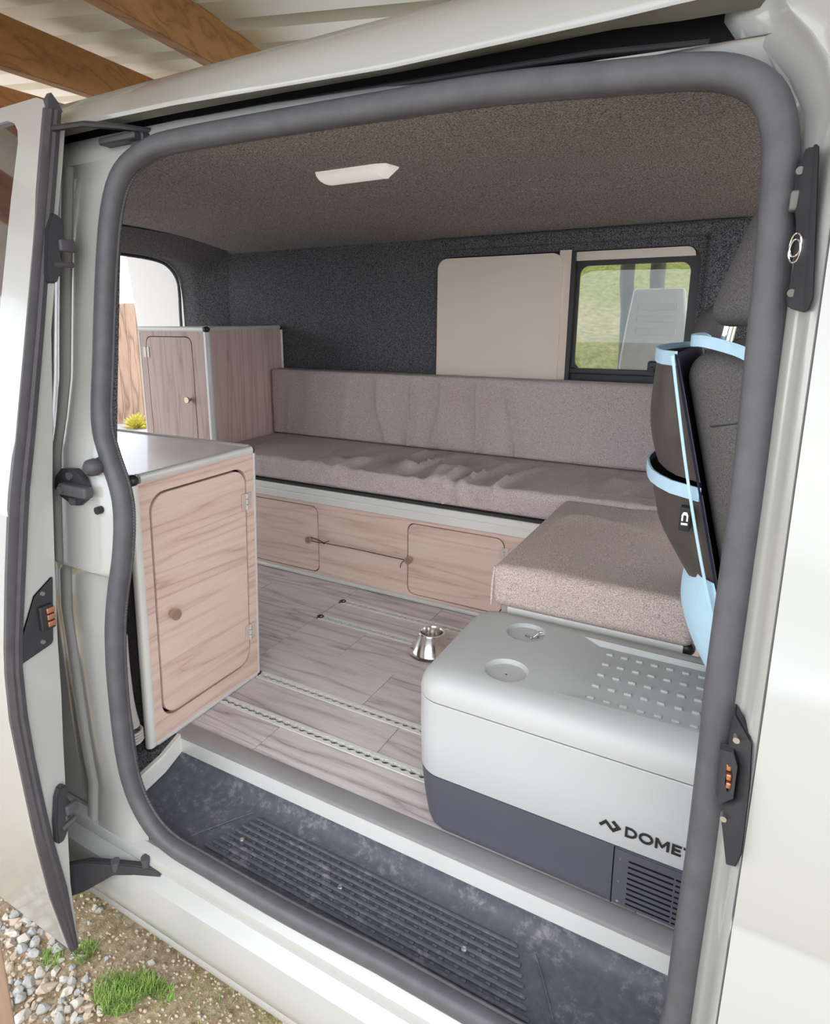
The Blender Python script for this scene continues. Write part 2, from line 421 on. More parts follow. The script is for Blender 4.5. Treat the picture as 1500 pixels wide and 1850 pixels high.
# carpeted corner and its silver edging beside the kitchen unit
q = G(); q.loft([[(-.45, -.165, -.002), (-.45, .083, -.002)], [(.0, -.165, -.002), (-.02, .083, -.002)], [(.047, -.165, -.002), (.012, .083, -.002)]]); q.thicken((0, 0, -.03)); q.obj('carpet_corner', 'carpet_dark', floor)
q = G(); q.loft([[(x, y, 0.001), (x+.011, y, .0015), (x+.014, y, -.002), (x+.016, y, -.044), (x, y, -.044)] for (x, y) in ((.048, -.165), (.044, -.133), (.030, -.04), (.004, .0405), (-.006, .07))], True); q.obj('edging_strip', 'alu_white', floor, 30)

# ceiling -----------------------------------------------------------
def zc(y): return 1.395+.045*math.sin(PI*min(max((y+.05)/1.75, 0), 1))
g = G(); rows = []
YC = [-.034, -.015, .03]+[.03+1.67*j/15 for j in range(1, 16)]; ZC0 = [1.379, 1.386]
for j, y in enumerate(YC):
    z_ = ZC0[j] if j < 2 else zc(y)
    rows.append([(x, y, z_+.004*noise.noise(Vector((x*2, y*2, 1)))) for x in [-1.5+3.2*i/24 for i in range(25)]])
g.loft(rows); g.thicken((0, 0, .010)); ceiling = struct(g.obj('ceiling', 'carpet'))
# far wall with the window opening -----------------------------------
def yw(z): return 1.70-.03*max(0, (z-.5))
WX0, WX1, WZ0, WZ1 = -.035, 1.005, .79, 1.318
g = G()
g.plate([(-1.55, -.02), (1.30, -.02), (1.30, 1.45), (-1.55, 1.45)], [rrect(WX0, WZ0, WX1, WZ1, .06, 6)], .05, lambda u, v, w: (u, 1.675+w, v))
wall_far = struct(g.obj('wall_far', 'carpet_dark'))
q = G(); q.rbox((-.06, 1.655, 1.345), (1.06, 1.70, 1.40), .02); q.obj('header_lining', 'carpet_dark', wall_far)
q = G(); q.rbox((1.02, 1.655, .4), (1.14, 1.70, 1.40), .02); q.obj('pillar_lining', 'carpet_dark', wall_far)
# window unit -----------------------------------------------------------
win = struct(thing('window_1', None, None, (.5, 1.70, .8)))
q = G(); q.plate(rrect(WX0-.002, WZ0-.002, WX1+.002, WZ1+.002, .06, 6), [rrect(.575, .865, .972, 1.262, .035, 6)], .012, lambda u, v, w: (u, 1.700+w, v)); q.obj('window_frame', 'cap', win)
q = G(); q.plate(rrect(.56, 1.281, .985, 1.314, (.0, .0, .03, .0), 6), [], .012, lambda u, v, w: (u, 1.684+w, v)); q.obj('window_top_strip', 'beige', win)
q = G(); q.box((.55, 1.706, .85), (.99, 1.710, 1.275)); q.obj('window_pane', 'glass', win)
q = G(); q.rbox((.55, 1.680, .845), (1.0, 1.70, .868), .004); q.obj('window_bottom_rail', 'plastic_black', win)
q = G(); q.rbox((.857, 1.665, .862), (.893, 1.69, .905), .010); q.cyl((.875, 1.668, .875), (.875, 1.648, .872), .009, .011); q.obj('window_latch', 'plastic_black', win)
q = G(); q.plate(rrect(-.022, .70, .518, 1.312, (.01, .01, .045, .045), 8), [], .014, lambda u, v, w: (u, 1.655+w, v)); q.obj('blanking_panel', 'beige', win, 40, bevel=.003)
q = G(); q.plate(rrect(.50, .70, .546, 1.322, .003, 2), [], .010, lambda u, v, w: (u, 1.668+w, v)); q.obj('blanking_panel_edge', 'beige', win, 40)
q = G(); q.box((.546, 1.668, .79), (.562, 1.70, 1.318)); q.obj('window_divider', 'cap', win)
# rear opening lining -------------------------------------------------------
inner = [(-1.02, -.10, 1.40), (-1.04, .4, 1.425), (-1.06, .8, 1.432), (-1.09, 1.2, 1.43), (-1.13, 1.45, 1.42), (-1.18, 1.60, 1.40), (-1.235, 1.665, 1.365), (-1.25, 1.674, 1.25), (-1.255, 1.674, 1.05), (-1.26, 1.674, .5), (-1.26, 1.674, 0)]
lip = [(-1.36, -.10, 1.36), (-1.37, .4, 1.375), (-1.37, .8, 1.38), (-1.38, 1.2, 1.375), (-1.39, 1.40, 1.365), (-1.40, 1.50, 1.34), (-1.41, 1.565, 1.28), (-1.42, 1.585, 1.2), (-1.43, 1.59, 1.05), (-1.43, 1.59, .5), (-1.43, 1.59, 0)]
mid = []
for a, b in zip(inner, lip):
    m = (Vector(a)+Vector(b))/2
    mid.append((m.x-.06, m.y-(.035 if a[2] < 1.4 else .0), m.z-(.045 if a[2] >= 1.36 else .0)))
back = [(-1.52, p[1]+.01, p[2]+.005) for p in lip]
g = G(); g.loft([smoothline(inner), smoothline(mid), smoothline(lip), smoothline(back)])
wr = struct(g.obj('wall_rear', 'carpet_dark', None, 60))
q = G(); q.tube([Vector(p)+Vector((-.1, -.006, -.006)) for p in smoothline(lip)], lambda i: ell(.008, .008, 8)); q.obj('rear_seal', 'rubber', wr)
# near side lining behind the kitchen unit
g = G(); g.loft([[(x, ys(z)+.06, z) for x in (-1.5, .06)] for z in (-.02, .3, .6, .9, 1.2, 1.4)]); g.thicken((0, -.02, 0)); struct(g.obj('wall_near', 'carpet_dark'))

# ================================================================= VAN EXTERIOR (one thing, with parts)
van = thing('van', 'white panel van with its side door slid open, dark grey lined inside', 'van', (.6, -.2, -.3))
SEAL = [(0.769, -0.18, -0.059), (0.543, -0.18, -0.07), (0.336, -0.18, -0.069), (0.203, -0.18, -0.062), (0.134, -0.184, -0.002), (0.107, -0.19, 0.106), (0.108, -0.193, 0.287), (0.122, -0.195, 0.422), (0.134, -0.189, 0.51), (0.153, -0.179, 0.607), (0.158, -0.171, 0.687), (0.147, -0.166, 0.742), (0.112, -0.157, 0.804), (0.087, -0.147, 0.868), (0.088, -0.13, 0.988), (0.092, -0.107, 1.148), (0.104, -0.089, 1.272), (0.136, -0.078, 1.34), (0.207, -0.073, 1.371), (0.292, -0.072, 1.377), (0.505, -0.072, 1.374), (0.711, -0.073, 1.369), (0.881, -0.074, 1.363), (1.023, -0.076, 1.351), (1.116, -0.078, 1.342), (1.162, -0.08, 1.33), (1.194, -0.083, 1.307), (1.21, -0.089, 1.271), (1.217, -0.096, 1.227), (1.22, -0.104, 1.169), (1.222, -0.113, 1.11), (1.225, -0.129, 0.99), (1.227, -0.143, 0.897), (1.227, -0.157, 0.801), (1.226, -0.173, 0.667), (1.228, -0.186, 0.542), (1.229, -0.194, 0.408), (1.227, -0.192, 0.251), (1.225, -0.19, 0.132), (1.205, -.185, .02), (1.16, -.18, -.045), (1.05, -.18, -.058)]
sp = smoothline(SEAL+[SEAL[0]], 4)[:-1]
def seal_sec(i):
    return ell(.017, .024, 14, .8)
# frame: keep the wide side in the aperture plane
g = G(); P = sp; n = len(P); rings = []
for i in range(n):
    t = (P[(i+1) % n]-P[i-1]).normalized(); Y = Vector((0, 1, 0)); a = t.cross(Y).normalized(); b = a.cross(t)
    w = .0185
    rings.append([g.v(P[i]+a*u+b*v) for (u, v) in ell(w, .017, 16, .8)])
for i in range(n):
    A_, B_ = rings[i], rings[(i+1) % n]
    for k in range(16): g.face([A_[k], A_[(k+1) % 16], B_[(k+1) % 16], B_[k]])
g.obj('door_seal', 'rubber', van, 80)
# ribbed inner lip of the seal
g = G(); rings = []; Q = []
for i in range(n):
    for k in range(6): Q.append(P[i].lerp(P[(i+1) % n], k/6))
m = len(Q); cen = Vector((.66, -.1, .65))
for i in range(m):
    t = (Q[(i+6) % m]-Q[i-6]).normalized(); a = t.cross(Vector((0, 1, 0))).normalized()
    if a.dot(cen-Q[i]) < 0: a = -a
    c = Q[i]+a*.0130+Vector((0, .014, 0)); b = Vector((0, 1, 0)); r = .0052 if i % 2 else .0044
    rings.append([g.v(c+a*r*math.cos(2*PI*k/6)+b*r*math.sin(2*PI*k/6)) for k in range(6)])
for i in range(m):
    A_, B_ = rings[i], rings[(i+1) % m]
    for k in range(6): g.face([A_[k], A_[(k+1) % 6], B_[(k+1) % 6], B_[k]])
g.obj('seal_lip', 'darkrubber', van, 20)
# sill panel
prof = [(-.172, -.110), (-.176, -.088), (-.185, -.086), (-.203, -.098), (-.208, -.115), (-.205, -.124), (-.214, -.13), (-.232, -.142), (-.238, -.175), (-.240, -.215), (-.236, -.243), (-.228, -.255), (-.230, -.262), (-.224, -.285), (-.19, -.30), (.0, -.30)]
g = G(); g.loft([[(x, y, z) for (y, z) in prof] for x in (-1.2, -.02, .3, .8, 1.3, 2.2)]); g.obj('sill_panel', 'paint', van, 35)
# rear jamb (white, between seal and sliding door)
g = G(); rows = []
zs = [-.14, -.12, -.10, -.085, -.07, -.04, 0, .06, .15, .3, .45, .53, .548, .562, .57, .60, .66, .72, .80, .84, .87, .95, 1.05, 1.15, 1.25, 1.32, 1.37]
sx = [(p[2], p[0]) for p in SEAL[4:19]]; sx.sort()
for z in zs:
    e = interp(z, [a for a, b in sx], [b for a, b in sx])+.0
    out = .0
    if z >= .562: out = .018*(1 if z < .80 else max(0, 1-(z-.80)/.12))
    if z < 0: out = .02*(-z)/.1
    row_ = []
    for (dx, dy) in ((-.62, .012), (-.3, .012), (-.20, .012), (-.17, .010), (-.162, .002), (-.15, .0), (-.125, -.004), (-.118, .001), (-.112, .001), (-.105, -.004), (-.06, -.004), (-.02, 0), (.01, .006)):
        row_.append((e+dx if dx > -.1 else .10+dx, ys(z)+dy-out*(1 if -.15 <= dx <= -.02 else .4), z))
    rows.append(row_)
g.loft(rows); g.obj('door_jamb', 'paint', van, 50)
# latch striker on the jamb
st = None
q = G(); q.plate([(-.02, .728), (-.012, .752), (.012, .772), (.06, .776), (.082, .76), (.09, .742), (.082, .715), (.06, .70), (.035, .697), (.0, .71)], [], .012, lambda u, v, w: (u+.005, ys(.735)-.020-.014+w, v)); st = q.obj('latch_striker', 'plastic_black', van, 40, bevel=.002)
q = G(); q.rbox((.025, ys(.73)-.052, .722), (.112, ys(.73)-.03, .746), .006); q.obj('striker_hook', 'darkrubber', st)
for (x, z) in ((.045, .760), (.038, .734), (.045, .707)):
    q = G(); q.cyl((x, ys(.73)-.030, z), (x, ys(.73)-(.056 if z == .734 else .038), z), .0095, .008, 14); q.obj('bolt_head', 'darkrubber', st)
q = G(); q.lathe((.105, ys(.78)-.012, .782), [(.0001, .034), (.010, .033), (.0165, .026), (.018, .012), (.0155, .004), (.018, 0)], 20, (0, -1, 0)); q.obj('bump_stop', 'darkrubber', van)
q = G(); q.cyl((.118, ys(.69)-.03, .697), (.118, ys(.69)-.006, .697), .008, .008, 14); q.obj('grommet', 'cap', van)
for (x, z) in ((.135, -.055), (.175, -.098)):
    pass
# roof side: white roof edge, gutter, black runner cavity, lip above the seal
X = [-1.6, -.4, .066, .31, .533, .73, .89, 1.025, 1.10, 1.18, 1.26, 1.7, 2.3]
R0 = [(x, .036, 1.528-.004*abs(x-.3)) for x in X]; R0b = [(x, -.03, 1.502-.004*abs(x-.3)) for x in X]; R0c = [(x, -.075, 1.465-.004*abs(x-.3)) for x in X]
z1 = lambda x: interp(x, [-.4, .066, .31, .533, .73, 1.025, 1.084], [1.437, 1.432, 1.428, 1.419, 1.411, 1.410, 1.411])
R1 = [(x, -.104, z1(x)) for x in X]; R1c = [(x, -.101, z1(x)-.006) for x in X]
z2 = lambda x: interp(x, [.0, .28, .51, .71, 1.02, 1.145], [1.424, 1.420, 1.415, 1.408, 1.404, 1.394])
R2 = [(x, -.074, z2(x)) for x in X]
top = [(x, .30, 1.57) for x in X]; mid_ = [(x, .9, 1.60) for x in X]; far = [(x, 1.60, 1.54) for x in X]; far2 = [(x, 1.78, 1.40) for x in X]
g = G(); g.loft([R1c, R1, R0c, R0b, R0, top, mid_, far, far2]); g.obj('roof_panel', 'paint', van, 60)
g = G(); g.loft([[(x, y+.0, z) for (x, y, z) in R1c], R2]); g.thicken((0, .002, .004)); g.obj('gutter_sealer', 'railgrey', van, 60)
XC = X[1:11]
g = G(); g.loft([[p for p in R2 if -.41 < p[0] < 1.3], [(x, -.071, 1.448) for x in XC], [(x, -.0365, 1.452) for x in XC], [(x, -.0365, 1.368) for x in XC]]); g.obj('runner_cavity', 'cavity', van, 40)
z3 = lambda x: interp(x, [.0, .25, .485, .696, .869, 1.015, 1.14, 1.22], [1.421, 1.420, 1.415, 1.405, 1.386, 1.368, 1.345, 1.33])
XL = [-.4, .066, .16, .25, .37, .485, .6, .696, .78, .869, .95, 1.015, 1.08, 1.14, 1.22]
g = G(); g.loft([[(x, -.0362, z3(x)-.006) for x in XL], [(x, -.046, z3(x)) for x in XL], [(x, -.058, z3(x)-.006) for x in XL], [(x, -.074, lerp(z3(x), 1.375, .75)) for x in XL], [(x, -.078, 1.366) for x in XL]]); g.obj('aperture_flange', 'paint', van, 50)
q = G(); q.tube([(.30, -.052, 1.412), (.6, -.052, 1.405), (1.0, -.056, 1.388), (1.13, -.06, 1.374)], lambda i: ell(.006, .004, 8)); q.obj('runner_rail', 'plastic_black', van)
# B pillar: flange beside the seal, ridge, outer edge (z from top to bottom)
rows = []
for z in [1.44, 1.42, 1.40, 1.375, 1.35, 1.32, 1.28, 1.22, 1.15, 1.05, .95, .8, .65, .5, .35, .2, .05, -.08, -.2, -.28]:
    k = max(0, (z-1.20)/.2)                   # widens into the top corner
    xi = 1.236-.085*max(0, min(1, (z-1.27)/.12))**1.6; y = ys(z)
    x2 = 1.2645+.02*k
    rows.append([(xi-.01, y+.03, z), (xi, y+.006, z), (xi+.004+.02*k, y-.006, z), (xi+.010+.03*k, y-.026, z), (xi+.013+.03*k, y-.032, z), (xi+.016+.03*k, y-.035, z), (x2-.008+.02*k, y-.066, z), (x2-.003+.02*k, y-.074, z), (x2+.02*k, y-.078, z), (x2+.003+.02*k, y-.072 if z < 1.3 else y-.078, z)]+([(1.7, y-.085, z), (2.2, y-.085, z)] if 0 else []))
g = G(); g.loft(rows); g.obj('door_pillar', 'paint', van, 60)
# front door skin
def skin(z): return yb(z)-.001
zr = [-.28, -.2, 0, .2, .38, .395, .40, .405, .42, .6, .68, .688, .70, .8]
def yk(z):
    d = 0
    if .395 <= z <= .405: d = .006
    if .66 < z < .70: d = -.003
    return skin(z)+d
g = G(); g.loft([[(x, yk(z)+(.012 if x < 1.2665 else 0), z) for x in (1.2662, 1.2668, 1.272, 1.4, 1.8, 2.2)] for z in zr]); g.loft([[(x, skin(z)+(.012 if x < 1.2665+.0*z else 0), z) for x in (1.2662, 1.2668, 1.272, 1.32, 1.38)] for z in (.8, .95, 1.05, 1.15, 1.25, 1.34)])
fd = g.obj('front_door', 'paint', van, 35)
# contact plates on the B pillar
def tilted(d): return lambda u, v, w: (u, ys(v)-.026-2.0*(u-1.235)-d+w*.9, v)
q = G(); q.plate([(1.238, 1.236), (1.245, 1.233), (1.254, 1.148), (1.259, 1.082), (1.255, 1.071), (1.242, 1.076), (1.238, 1.083), (1.241, 1.119), (1.238, 1.164), (1.234, 1.182), (1.231, 1.215)], [], .03, tilted(.006)); pu = q.obj('catch_plate', 'plastic_black', van, 30, bevel=.0015)
q = G(); q.plate([(1.2435, 1.236), (1.248, 1.232), (1.2595, 1.085), (1.2565, 1.072), (1.2525, 1.075)], [], .022, tilted(.010)); q.obj('catch_ridge', 'plastic_black', pu, 30, bevel=.0015)
fu = tilted(.0)
def at2(x, z, d=0): return Vector(tilted(d)(x, z, 0))
q = G(); c_ = at2(1.2335, 1.185, .006); q.rbox((c_.x-.004, c_.y-.006, c_.z-.010), (c_.x+.005, c_.y+.014, c_.z+.010), .003); q.obj('catch_tongue', 'railgrey', pu)
for dz in (0, .006):
    q = G(); c_ = at2(1.2395, 1.133+dz, .009); q.tube([(c_.x+.0048*math.cos(a), c_.y-.006*math.cos(a), c_.z+.0115*math.sin(a)) for a in [2*PI*k/18 for k in range(18)]], lambda i: ell(.0011, .0011, 6), True, (0, 1, 0)); q.obj('spring_ring', 'chrome', pu)
for (x, z) in ((1.236, 1.214), (1.2425, 1.091)):
    q = G(); c_ = at2(x, z, .004); q.cyl(c_+Vector((0, .006, 0)), c_+Vector((-.001, -.004, 0)), .0045, .004, 12); q.obj('screw', 'railgrey', pu)
q = G(); q.plate([(1.242, .635), (1.2605, .627), (1.264, .581), (1.265, .505), (1.261, .481), (1.253, .467), (1.241, .512), (1.243, .535), (1.240, .593)], [], .03, tilted(.004)); pl = q.obj('contact_plate', 'plastic_black', van, 30, bevel=.002)
q = G(); q.plate([(1.2325, .582), (1.2455, .598), (1.2505, .590), (1.2505, .552), (1.2380, .523), (1.2340, .530)], [[(1.2405, .575), (1.2445, .580), (1.2475, .576), (1.2480, .556), (1.2445, .549), (1.2415, .554)]], .016, tilted(.014)); q.obj('contact_housing', 'plastic_black', pl, 30)
for (x, z) in ((1.2435, .5745), (1.2445, .5645), (1.2452, .5555)):
    q = G(); c_ = at2(x, z, .008); q.rbox((c_.x-.0028, c_.y-.003, c_.z-.0038), (c_.x+.0028, c_.y+.006, c_.z+.0038), .0015); q.obj('contact_pin', 'copper', pl)
for (x, z) in ((1.2475, .612), (1.2455, .513)):
    q = G(); c_ = at2(x, z, .004); q.cyl(c_+Vector((0, .006, 0)), c_+Vector((-.001, -.004, 0)), .0042, .0036, 12); q.obj('screw', 'zinc', pl)
# step well ------------------------------------------------------------------
prof = [(.046, -.048), (.0425, -.060), (.036, -.074), (.022, -.085), (-.005, -.0905), (-.04, -.091), (-.12, -.091), (-.150, -.088), (-.163, -.078), (-.172, -.070)]
rows = []
for (xb, xf, k) in ((.006, .062, 1.0), (.020, .068, .93), (.045, .078, .72), (.075, .095, .48), (.11, .12, .26), (.16, .16, .10), (.21, .21, .02), (.25, .25, 0), (.6, .6, 0), (1.0, 1.0, 0), (1.09, 1.10, 0), (1.1, 1.11, .04), (1.3, 1.3, .1)):
    row_ = []
    for (y, z) in prof:
        t = (y+.172)/.218; row_.append((lerp(xf, xb, t), y, lerp(z, -.044, k)))
    rows.append(row_)
g = G(); g.loft(rows); tray = g.obj('step_tray', 'tread', van, 50)
TZ = -.0895
outl = [(.30, .004), (.955, .012), (.985, -.002), (1.055, -.118), (1.045, -.137), (.215, -.142), (.210, -.130), (.285, -.004)]
q = G(); q.tube(smoothline([(x, y, TZ) for x, y in outl+[outl[0]]], 3)[:-1], lambda i: ell(.0022, .002, 6), True, (0, 0, 1)); q.obj('tread_border', 'tread', tray)
stud_me = None
for k in range(8):
    y = -.006-.0168*k; t = (-y)/.14
    a, b = lerp(.315, .255, t), lerp(.95, 1.02, t)
    q = G(); q.rbox((a, y-.0045, TZ-.002), (b, y+.0045, TZ+.0045), .0036, (6, 1, 1), 2); q.obj('tread_rib', 'tread', tray)
    ns = 22
    for j in range(ns):
        if k == 7: break
        x = lerp(a+.02, b-.02, (j+.5*(k % 2))/ns)
        if stud_me is None:
            q = G(); q.rbox((x-.0048, y-.0084-.003, TZ-.002), (x+.0048, y-.0084+.003, TZ+.0022), .0012, (1, 1, 1), 1); o = q.obj('tread_stud', 'tread', tray); stud_me = o; sx0, sy0 = x, y
        else:
            o = stud_me.copy(); link(o); o.location = (x-sx0, y-sy0, 0)
for (x, y) in ((.327, -.073), (.59, -.066), (.867, -.062)):
    q = G(); q.lathe((x, y, TZ-.001), [(.006, 0), (.006, .004), (.0045, .006), (.0001, .0065)], 14); q.obj('step_fixing', 'zinc', tray)

# sliding door (part of the van) ------------------------------------------------
ZD = [1.456, 1.342, 1.243, 1.144, 1.045, .863, .74, .583, .42, .303, .193, .013, -.149, -.318]
YO = [-.15, -.176, -.198, -.221, -.243, -.286, -.317, -.345, -.370, -.376, -.372, -.364, -.351, -.326]
YI = [-.122, -.146, -.168, -.191, -.212, -.253, -.283, -.312, -.342, -.347, -.345, -.335, -.318, -.312]
YF = [-.108, -.132, -.155, -.172, -.194, -.214, -.231, -.247, -.262, -.269, -.279, -.293, -.306, -.308]
dk = sorted(zip(ZD, YO, YI, YF))
Zs = [a[0] for a in dk]
def ydo(z): return interp(z, Zs, [a[1] for a in dk])
def ydi(z): return interp(z, Zs, [a[2] for a in dk])
def ydf(z): return interp(z, Zs, [a[3] for a in dk])
ZG = [-.318, -.28, -.23, -.149, -.07, .013, .1, .193, .303, .36, .42, .5, .583, .66, .705]
g = G()
XD = [.030, .024, .010, -.2, -.6, -1.1]
g.loft([[(x, ydo(z)+(.002 if i == 0 else 0), z) for i, x in enumerate(XD)] for z in ZG])
# upper half with the window opening
up = lambda u, v, w: (u, lerp(-.3247, -.15, (v-.705)/(1.456-.705))+w, v)
hole = rrect(-.98, .745, 0, 0, .05, 6)
hole = [(-.98, .80), (-.93, .75), (-.155, .75), (-.075, .75), (-.069, .80), (-.0575, 1.096), (-.0535, 1.29), (-.047, 1.395), (-.052, 1.418), (-.065, 1.433), (-.09, 1.441), (-.94, 1.435), (-.98, 1.39)]
g.plate([(-1.1, .705), (.030, .705), (.030, 1.447), (.022, 1.462), (.0, 1.470), (-1.05, 1.462), (-1.1, 1.44)], [hole], .012, up)
# inner skin + front face
g.loft([[(.030, ydi(z), z), (.030, ydf(z), z), (.022, ydf(z)+.006, z), (-.05, ydf(z)+.008, z), (-1.1, ydf(z)+.01, z)] for z in sorted(set(ZG+[.74, .863, 1.045, 1.144, 1.243, 1.342]))+[1.43]])
g.loft([[(x, ydo(-.318)+.002, -.318), (x, -.300, -.324)] for x in (.028, -.3, -1.1)])
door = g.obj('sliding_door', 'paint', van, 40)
q = G(); q.plate([(u*.995-.0, v) for (u, v) in hole], [], .004, lambda u, v, w: (u, lerp(-.3247, -.15, (v-.705)/(1.456-.705))+.008+w, v)); q.obj('door_window', 'privacy', door)
g = G(); rows = []
for z in [1.447]+[1.40-.05*k for k in range(34)]+[-.318]:
    o_, i_ = ydo(z), ydi(z); m_ = (o_+i_)/2; wv = .002*math.sin(z*14)
    rows.append([(.024, o_-.001, z), (.034, o_-.002, z), (.038, lerp(o_, i_, .3), z), (.0365, lerp(o_, i_, .5)+wv*0, z), (.039, lerp(o_, i_, .68), z), (.036, i_+.001, z), (.028, i_+.002, z)])
g.loft(rows); g.obj('edge_seal', 'darkrubber', door, 35)
q = G(); a_ = [(-.151, 1.446), (-.149, 1.462), (-.141, 1.474), (-.128, 1.460), (-.121, 1.446)]; q.plate(a_, [], .014, lambda u, v, w: (.037-w, u, v)); q.obj('edge_seal_tip', 'darkrubber', door)
# latches on the leading edge
def latch_body(name, pts, x0, x1):
    q = G(); q.plate(pts, [], x1-x0, lambda u, v, w: (x1-w, u, v)); return q.obj(name, 'plastic_black', door, 40, bevel=.003)
l1 = latch_body('door_latch', [(-.172, 1.262), (-.158, 1.258), (-.150, 1.245), (-.153, 1.225), (-.150, 1.212), (-.166, 1.19), (-.160, 1.168), (-.170, 1.150), (-.180, 1.134), (-.196, 1.134), (-.2, 1.15), (-.186, 1.23)], .030, .046)
q = G(); q.rbox((.040, -.168, 1.193), (.052, -.135, 1.216), .004); q.cyl((.043, -.182, 1.168), (.043, -.140, 1.170), .006, .0055, 12); q.obj('latch_hook', 'darkrubber', door)
l2 = latch_body('door_latch', [(-.308, .104), (-.295, .102), (-.291, .088), (-.296, .070), (-.288, .052), (-.292, .040), (-.304, .030), (-.305, .012), (-.300, -.002), (-.316, -.024), (-.330, -.022), (-.328, .03), (-.318, .085)], .030, .048)
q = G(); q.rbox((.042, -.306, .034), (.056, -.278, .056), .005); q.cyl((.046, -.316, .006), (.046, -.283, .012), .007, .006, 12); q.obj('latch_hook', 'darkrubber', door)
cp = latch_body('door_contact_plate', [(-.300, .535), (-.258, .562), (-.256, .556), (-.272, .426), (-.276, .420), (-.345, .405), (-.34, .45)], .030, .034)
q = G(); q.rbox((.033, -.298, .458), (.044, -.268, .510), .003); q.obj('contact_block', 'cap', door)
for z in (.4985, .484, .4695):
    q = G(); q.rbox((.043, -.285-.0*(z), z-.0055), (.047, -.268, z+.0055), .0015); q.obj('contact_pad', 'copper', door)
for y, z in ((-.283, .534), (-.295, .434)):
    q = G(); q.cyl((.033, y, z), (.038, y, z), .005, .004, 12); q.obj('screw', 'railgrey', door)
# arms that carry the door
q = G(); q.tube([(.02, -.15, 1.412), (.10, -.125, 1.416), (.16, -.095, 1.410), (.20, -.06, 1.405)], lambda i: ell(.007, .006, 8)); q.rbox((.10, -.10, 1.385), (.20, -.055, 1.398), .004); q.rbox((.17, -.085, 1.372), (.205, -.06, 1.40), .004); q.obj('door_arm', 'plastic_black', van)
q = G(); q.loft([[(-.01, -.30, -.13), (.03, -.27, -.125), (.10, -.245, -.118), (.145, -.225, -.118), (.20, -.205, -.118)], [(-.01, -.31, -.215), (.03, -.28, -.20), (.10, -.25, -.145), (.145, -.23, -.140), (.215, -.21, -.128)]]); q.thicken((.006, .02, 0)); arm = q.obj('door_arm', 'plastic_black', van, 40, bevel=.002)
for (x, y, z) in ((.10, -.245, -.124), (.165, -.215, -.108)):
    q = G(); q.cyl((x, y+.008, z-.012), (x, y+.006, z+.010), .011, .010, 16); q.obj('arm_pivot', 'darkrubber', arm)

# ================================================================= FURNITURE
def knob(c, axis, parent, s=1.0):
    q = G(); q.lathe(c, [(.0055*s, 0), (.0055*s, .012*s), (.011*s, .014*s), (.0125*s, .017*s), (.0125*s, .022*s), (.0115*s, .0235*s), (.0001, .0235*s)], 20, axis); return q.obj('knob', 'brass', parent)
def hinge(c, fn, parent, s=1.0):
    """fn(u, v, w): u across the joint, v along it, w outwards"""
    q = G()
    for sgn in (-1, 1): q.plate(rrect(min(sgn*.002, sgn*.014)*s, -.018*s, max(sgn*.002, sgn*.014)*s, .018*s, .002), [], .003, lambda u, v, w: fn(u, v, w))
    for k in range(3):
        q.cyl(fn(0, (-.018+.012*k+.0008)*s, .002), fn(0, (-.018+.012*(k+1)-.0008)*s, .002), .0035*s, None, 10)
    return q.obj('hinge', 'hinge', parent)
# --- kitchen unit A (door on its end face) -----------------------------------------
A0, A1, AH, TL = -.043, .378, .72, .0361
un = thing('kitchen_cabinet', 'low wooden cabinet with silver edging just inside the side door, pale flat top', 'cabinet', (-.6, .17, 0))
sh = lambda x, z: x+TL*z
g = G(); fx = lambda u, v, w: (sh(0-w, v), u, v)
hA = [(lerp(-.012, .013, t), 0) for t in (0, 1)]
DA = [( -.014, .105), (.010, .066), (.02, .068)]
# door outline (y, z): follows the slight taper of the unit
do = rrect(.008, .070, .332, .662, .045, 6)
grow = lambda L, d, cx=.17, cz=.366: [(u+math.copysign(d, u-cx), v+math.copysign(d, v-cz)) for (u, v) in L]
g.plate([(A0+.012, .014), (A1-.010, .014), (A1-.010, AH-.02), (A0+.012, AH-.02)], [grow(do, .006)], .018, fx)
g.obj('front_frame', 'wood_y', un, 30)
g = G(); g.plate(do, [], .016, lambda u, v, w: (sh(.0006-w, v), u, v)); da = g.obj('door', 'wood_y', un, 30, bevel=.001)
q = G(); q.loft([[(sh(-.0184, z), A0+.02, z), (sh(-.0184, z), A1-.02, z)] for z in (.02, AH-.03)]); q.obj('gap_shade_sheet', 'slot', un)  # black sheet added behind the door to paint in the gap's shade
knob((sh(.0006, .349), .045, .349), (1, 0, 0), da, 1.15)
for z in (.568, .165): hinge(None, lambda u, v, w, z=z: (sh(.0026+w*.8, z+v), .334+u, z+v), da, 1.35)
g = G(); g.loft([[(sh(x, z), y, z) for (x, y) in ((-.019, A0+.01), (-1.30, A0+.01), (-1.30, A1-.012), (-.019, A1-.012))] for z in (.005, AH-.015)], True); g.obj('carcass', 'underlay', un, 30)
g = G(); g.plate([(-1.30, A0+.012), (sh(-.012, AH), A0+.012), (sh(-.012, AH), A1-.012), (-1.30, A1-.012)], [], .015, lambda u, v, w: (u, v, AH-.002-w)); g.obj('worktop', 'top', un, 30)
def edge(name, mat, p0, p1, r, parent, seg=14, sq=.75):
    q = G(); q.tube([p0, Vector(p0).lerp(Vector(p1), .5), p1], lambda i: ell(r, r, seg, sq)); return q.obj(name, mat, parent, 60)
E_ = .0125
edge('edge_trim', 'alu_white', (sh(-.0105, AH-.02), A0+.0115, AH-.022), (sh(-.0105, .0), A0+.0115, .004), .0125, un)
edge('edge_trim', 'alu', (sh(-.006, AH-.02), A1-.006, AH-.02), (sh(-.006, .0), A1-.006, .006), .007, un)
edge('edge_trim', 'alu', (sh(-.0105, AH), A0+.026, AH-.0115), (sh(-.0105, AH), A1-.012, AH-.0115), .0125, un)
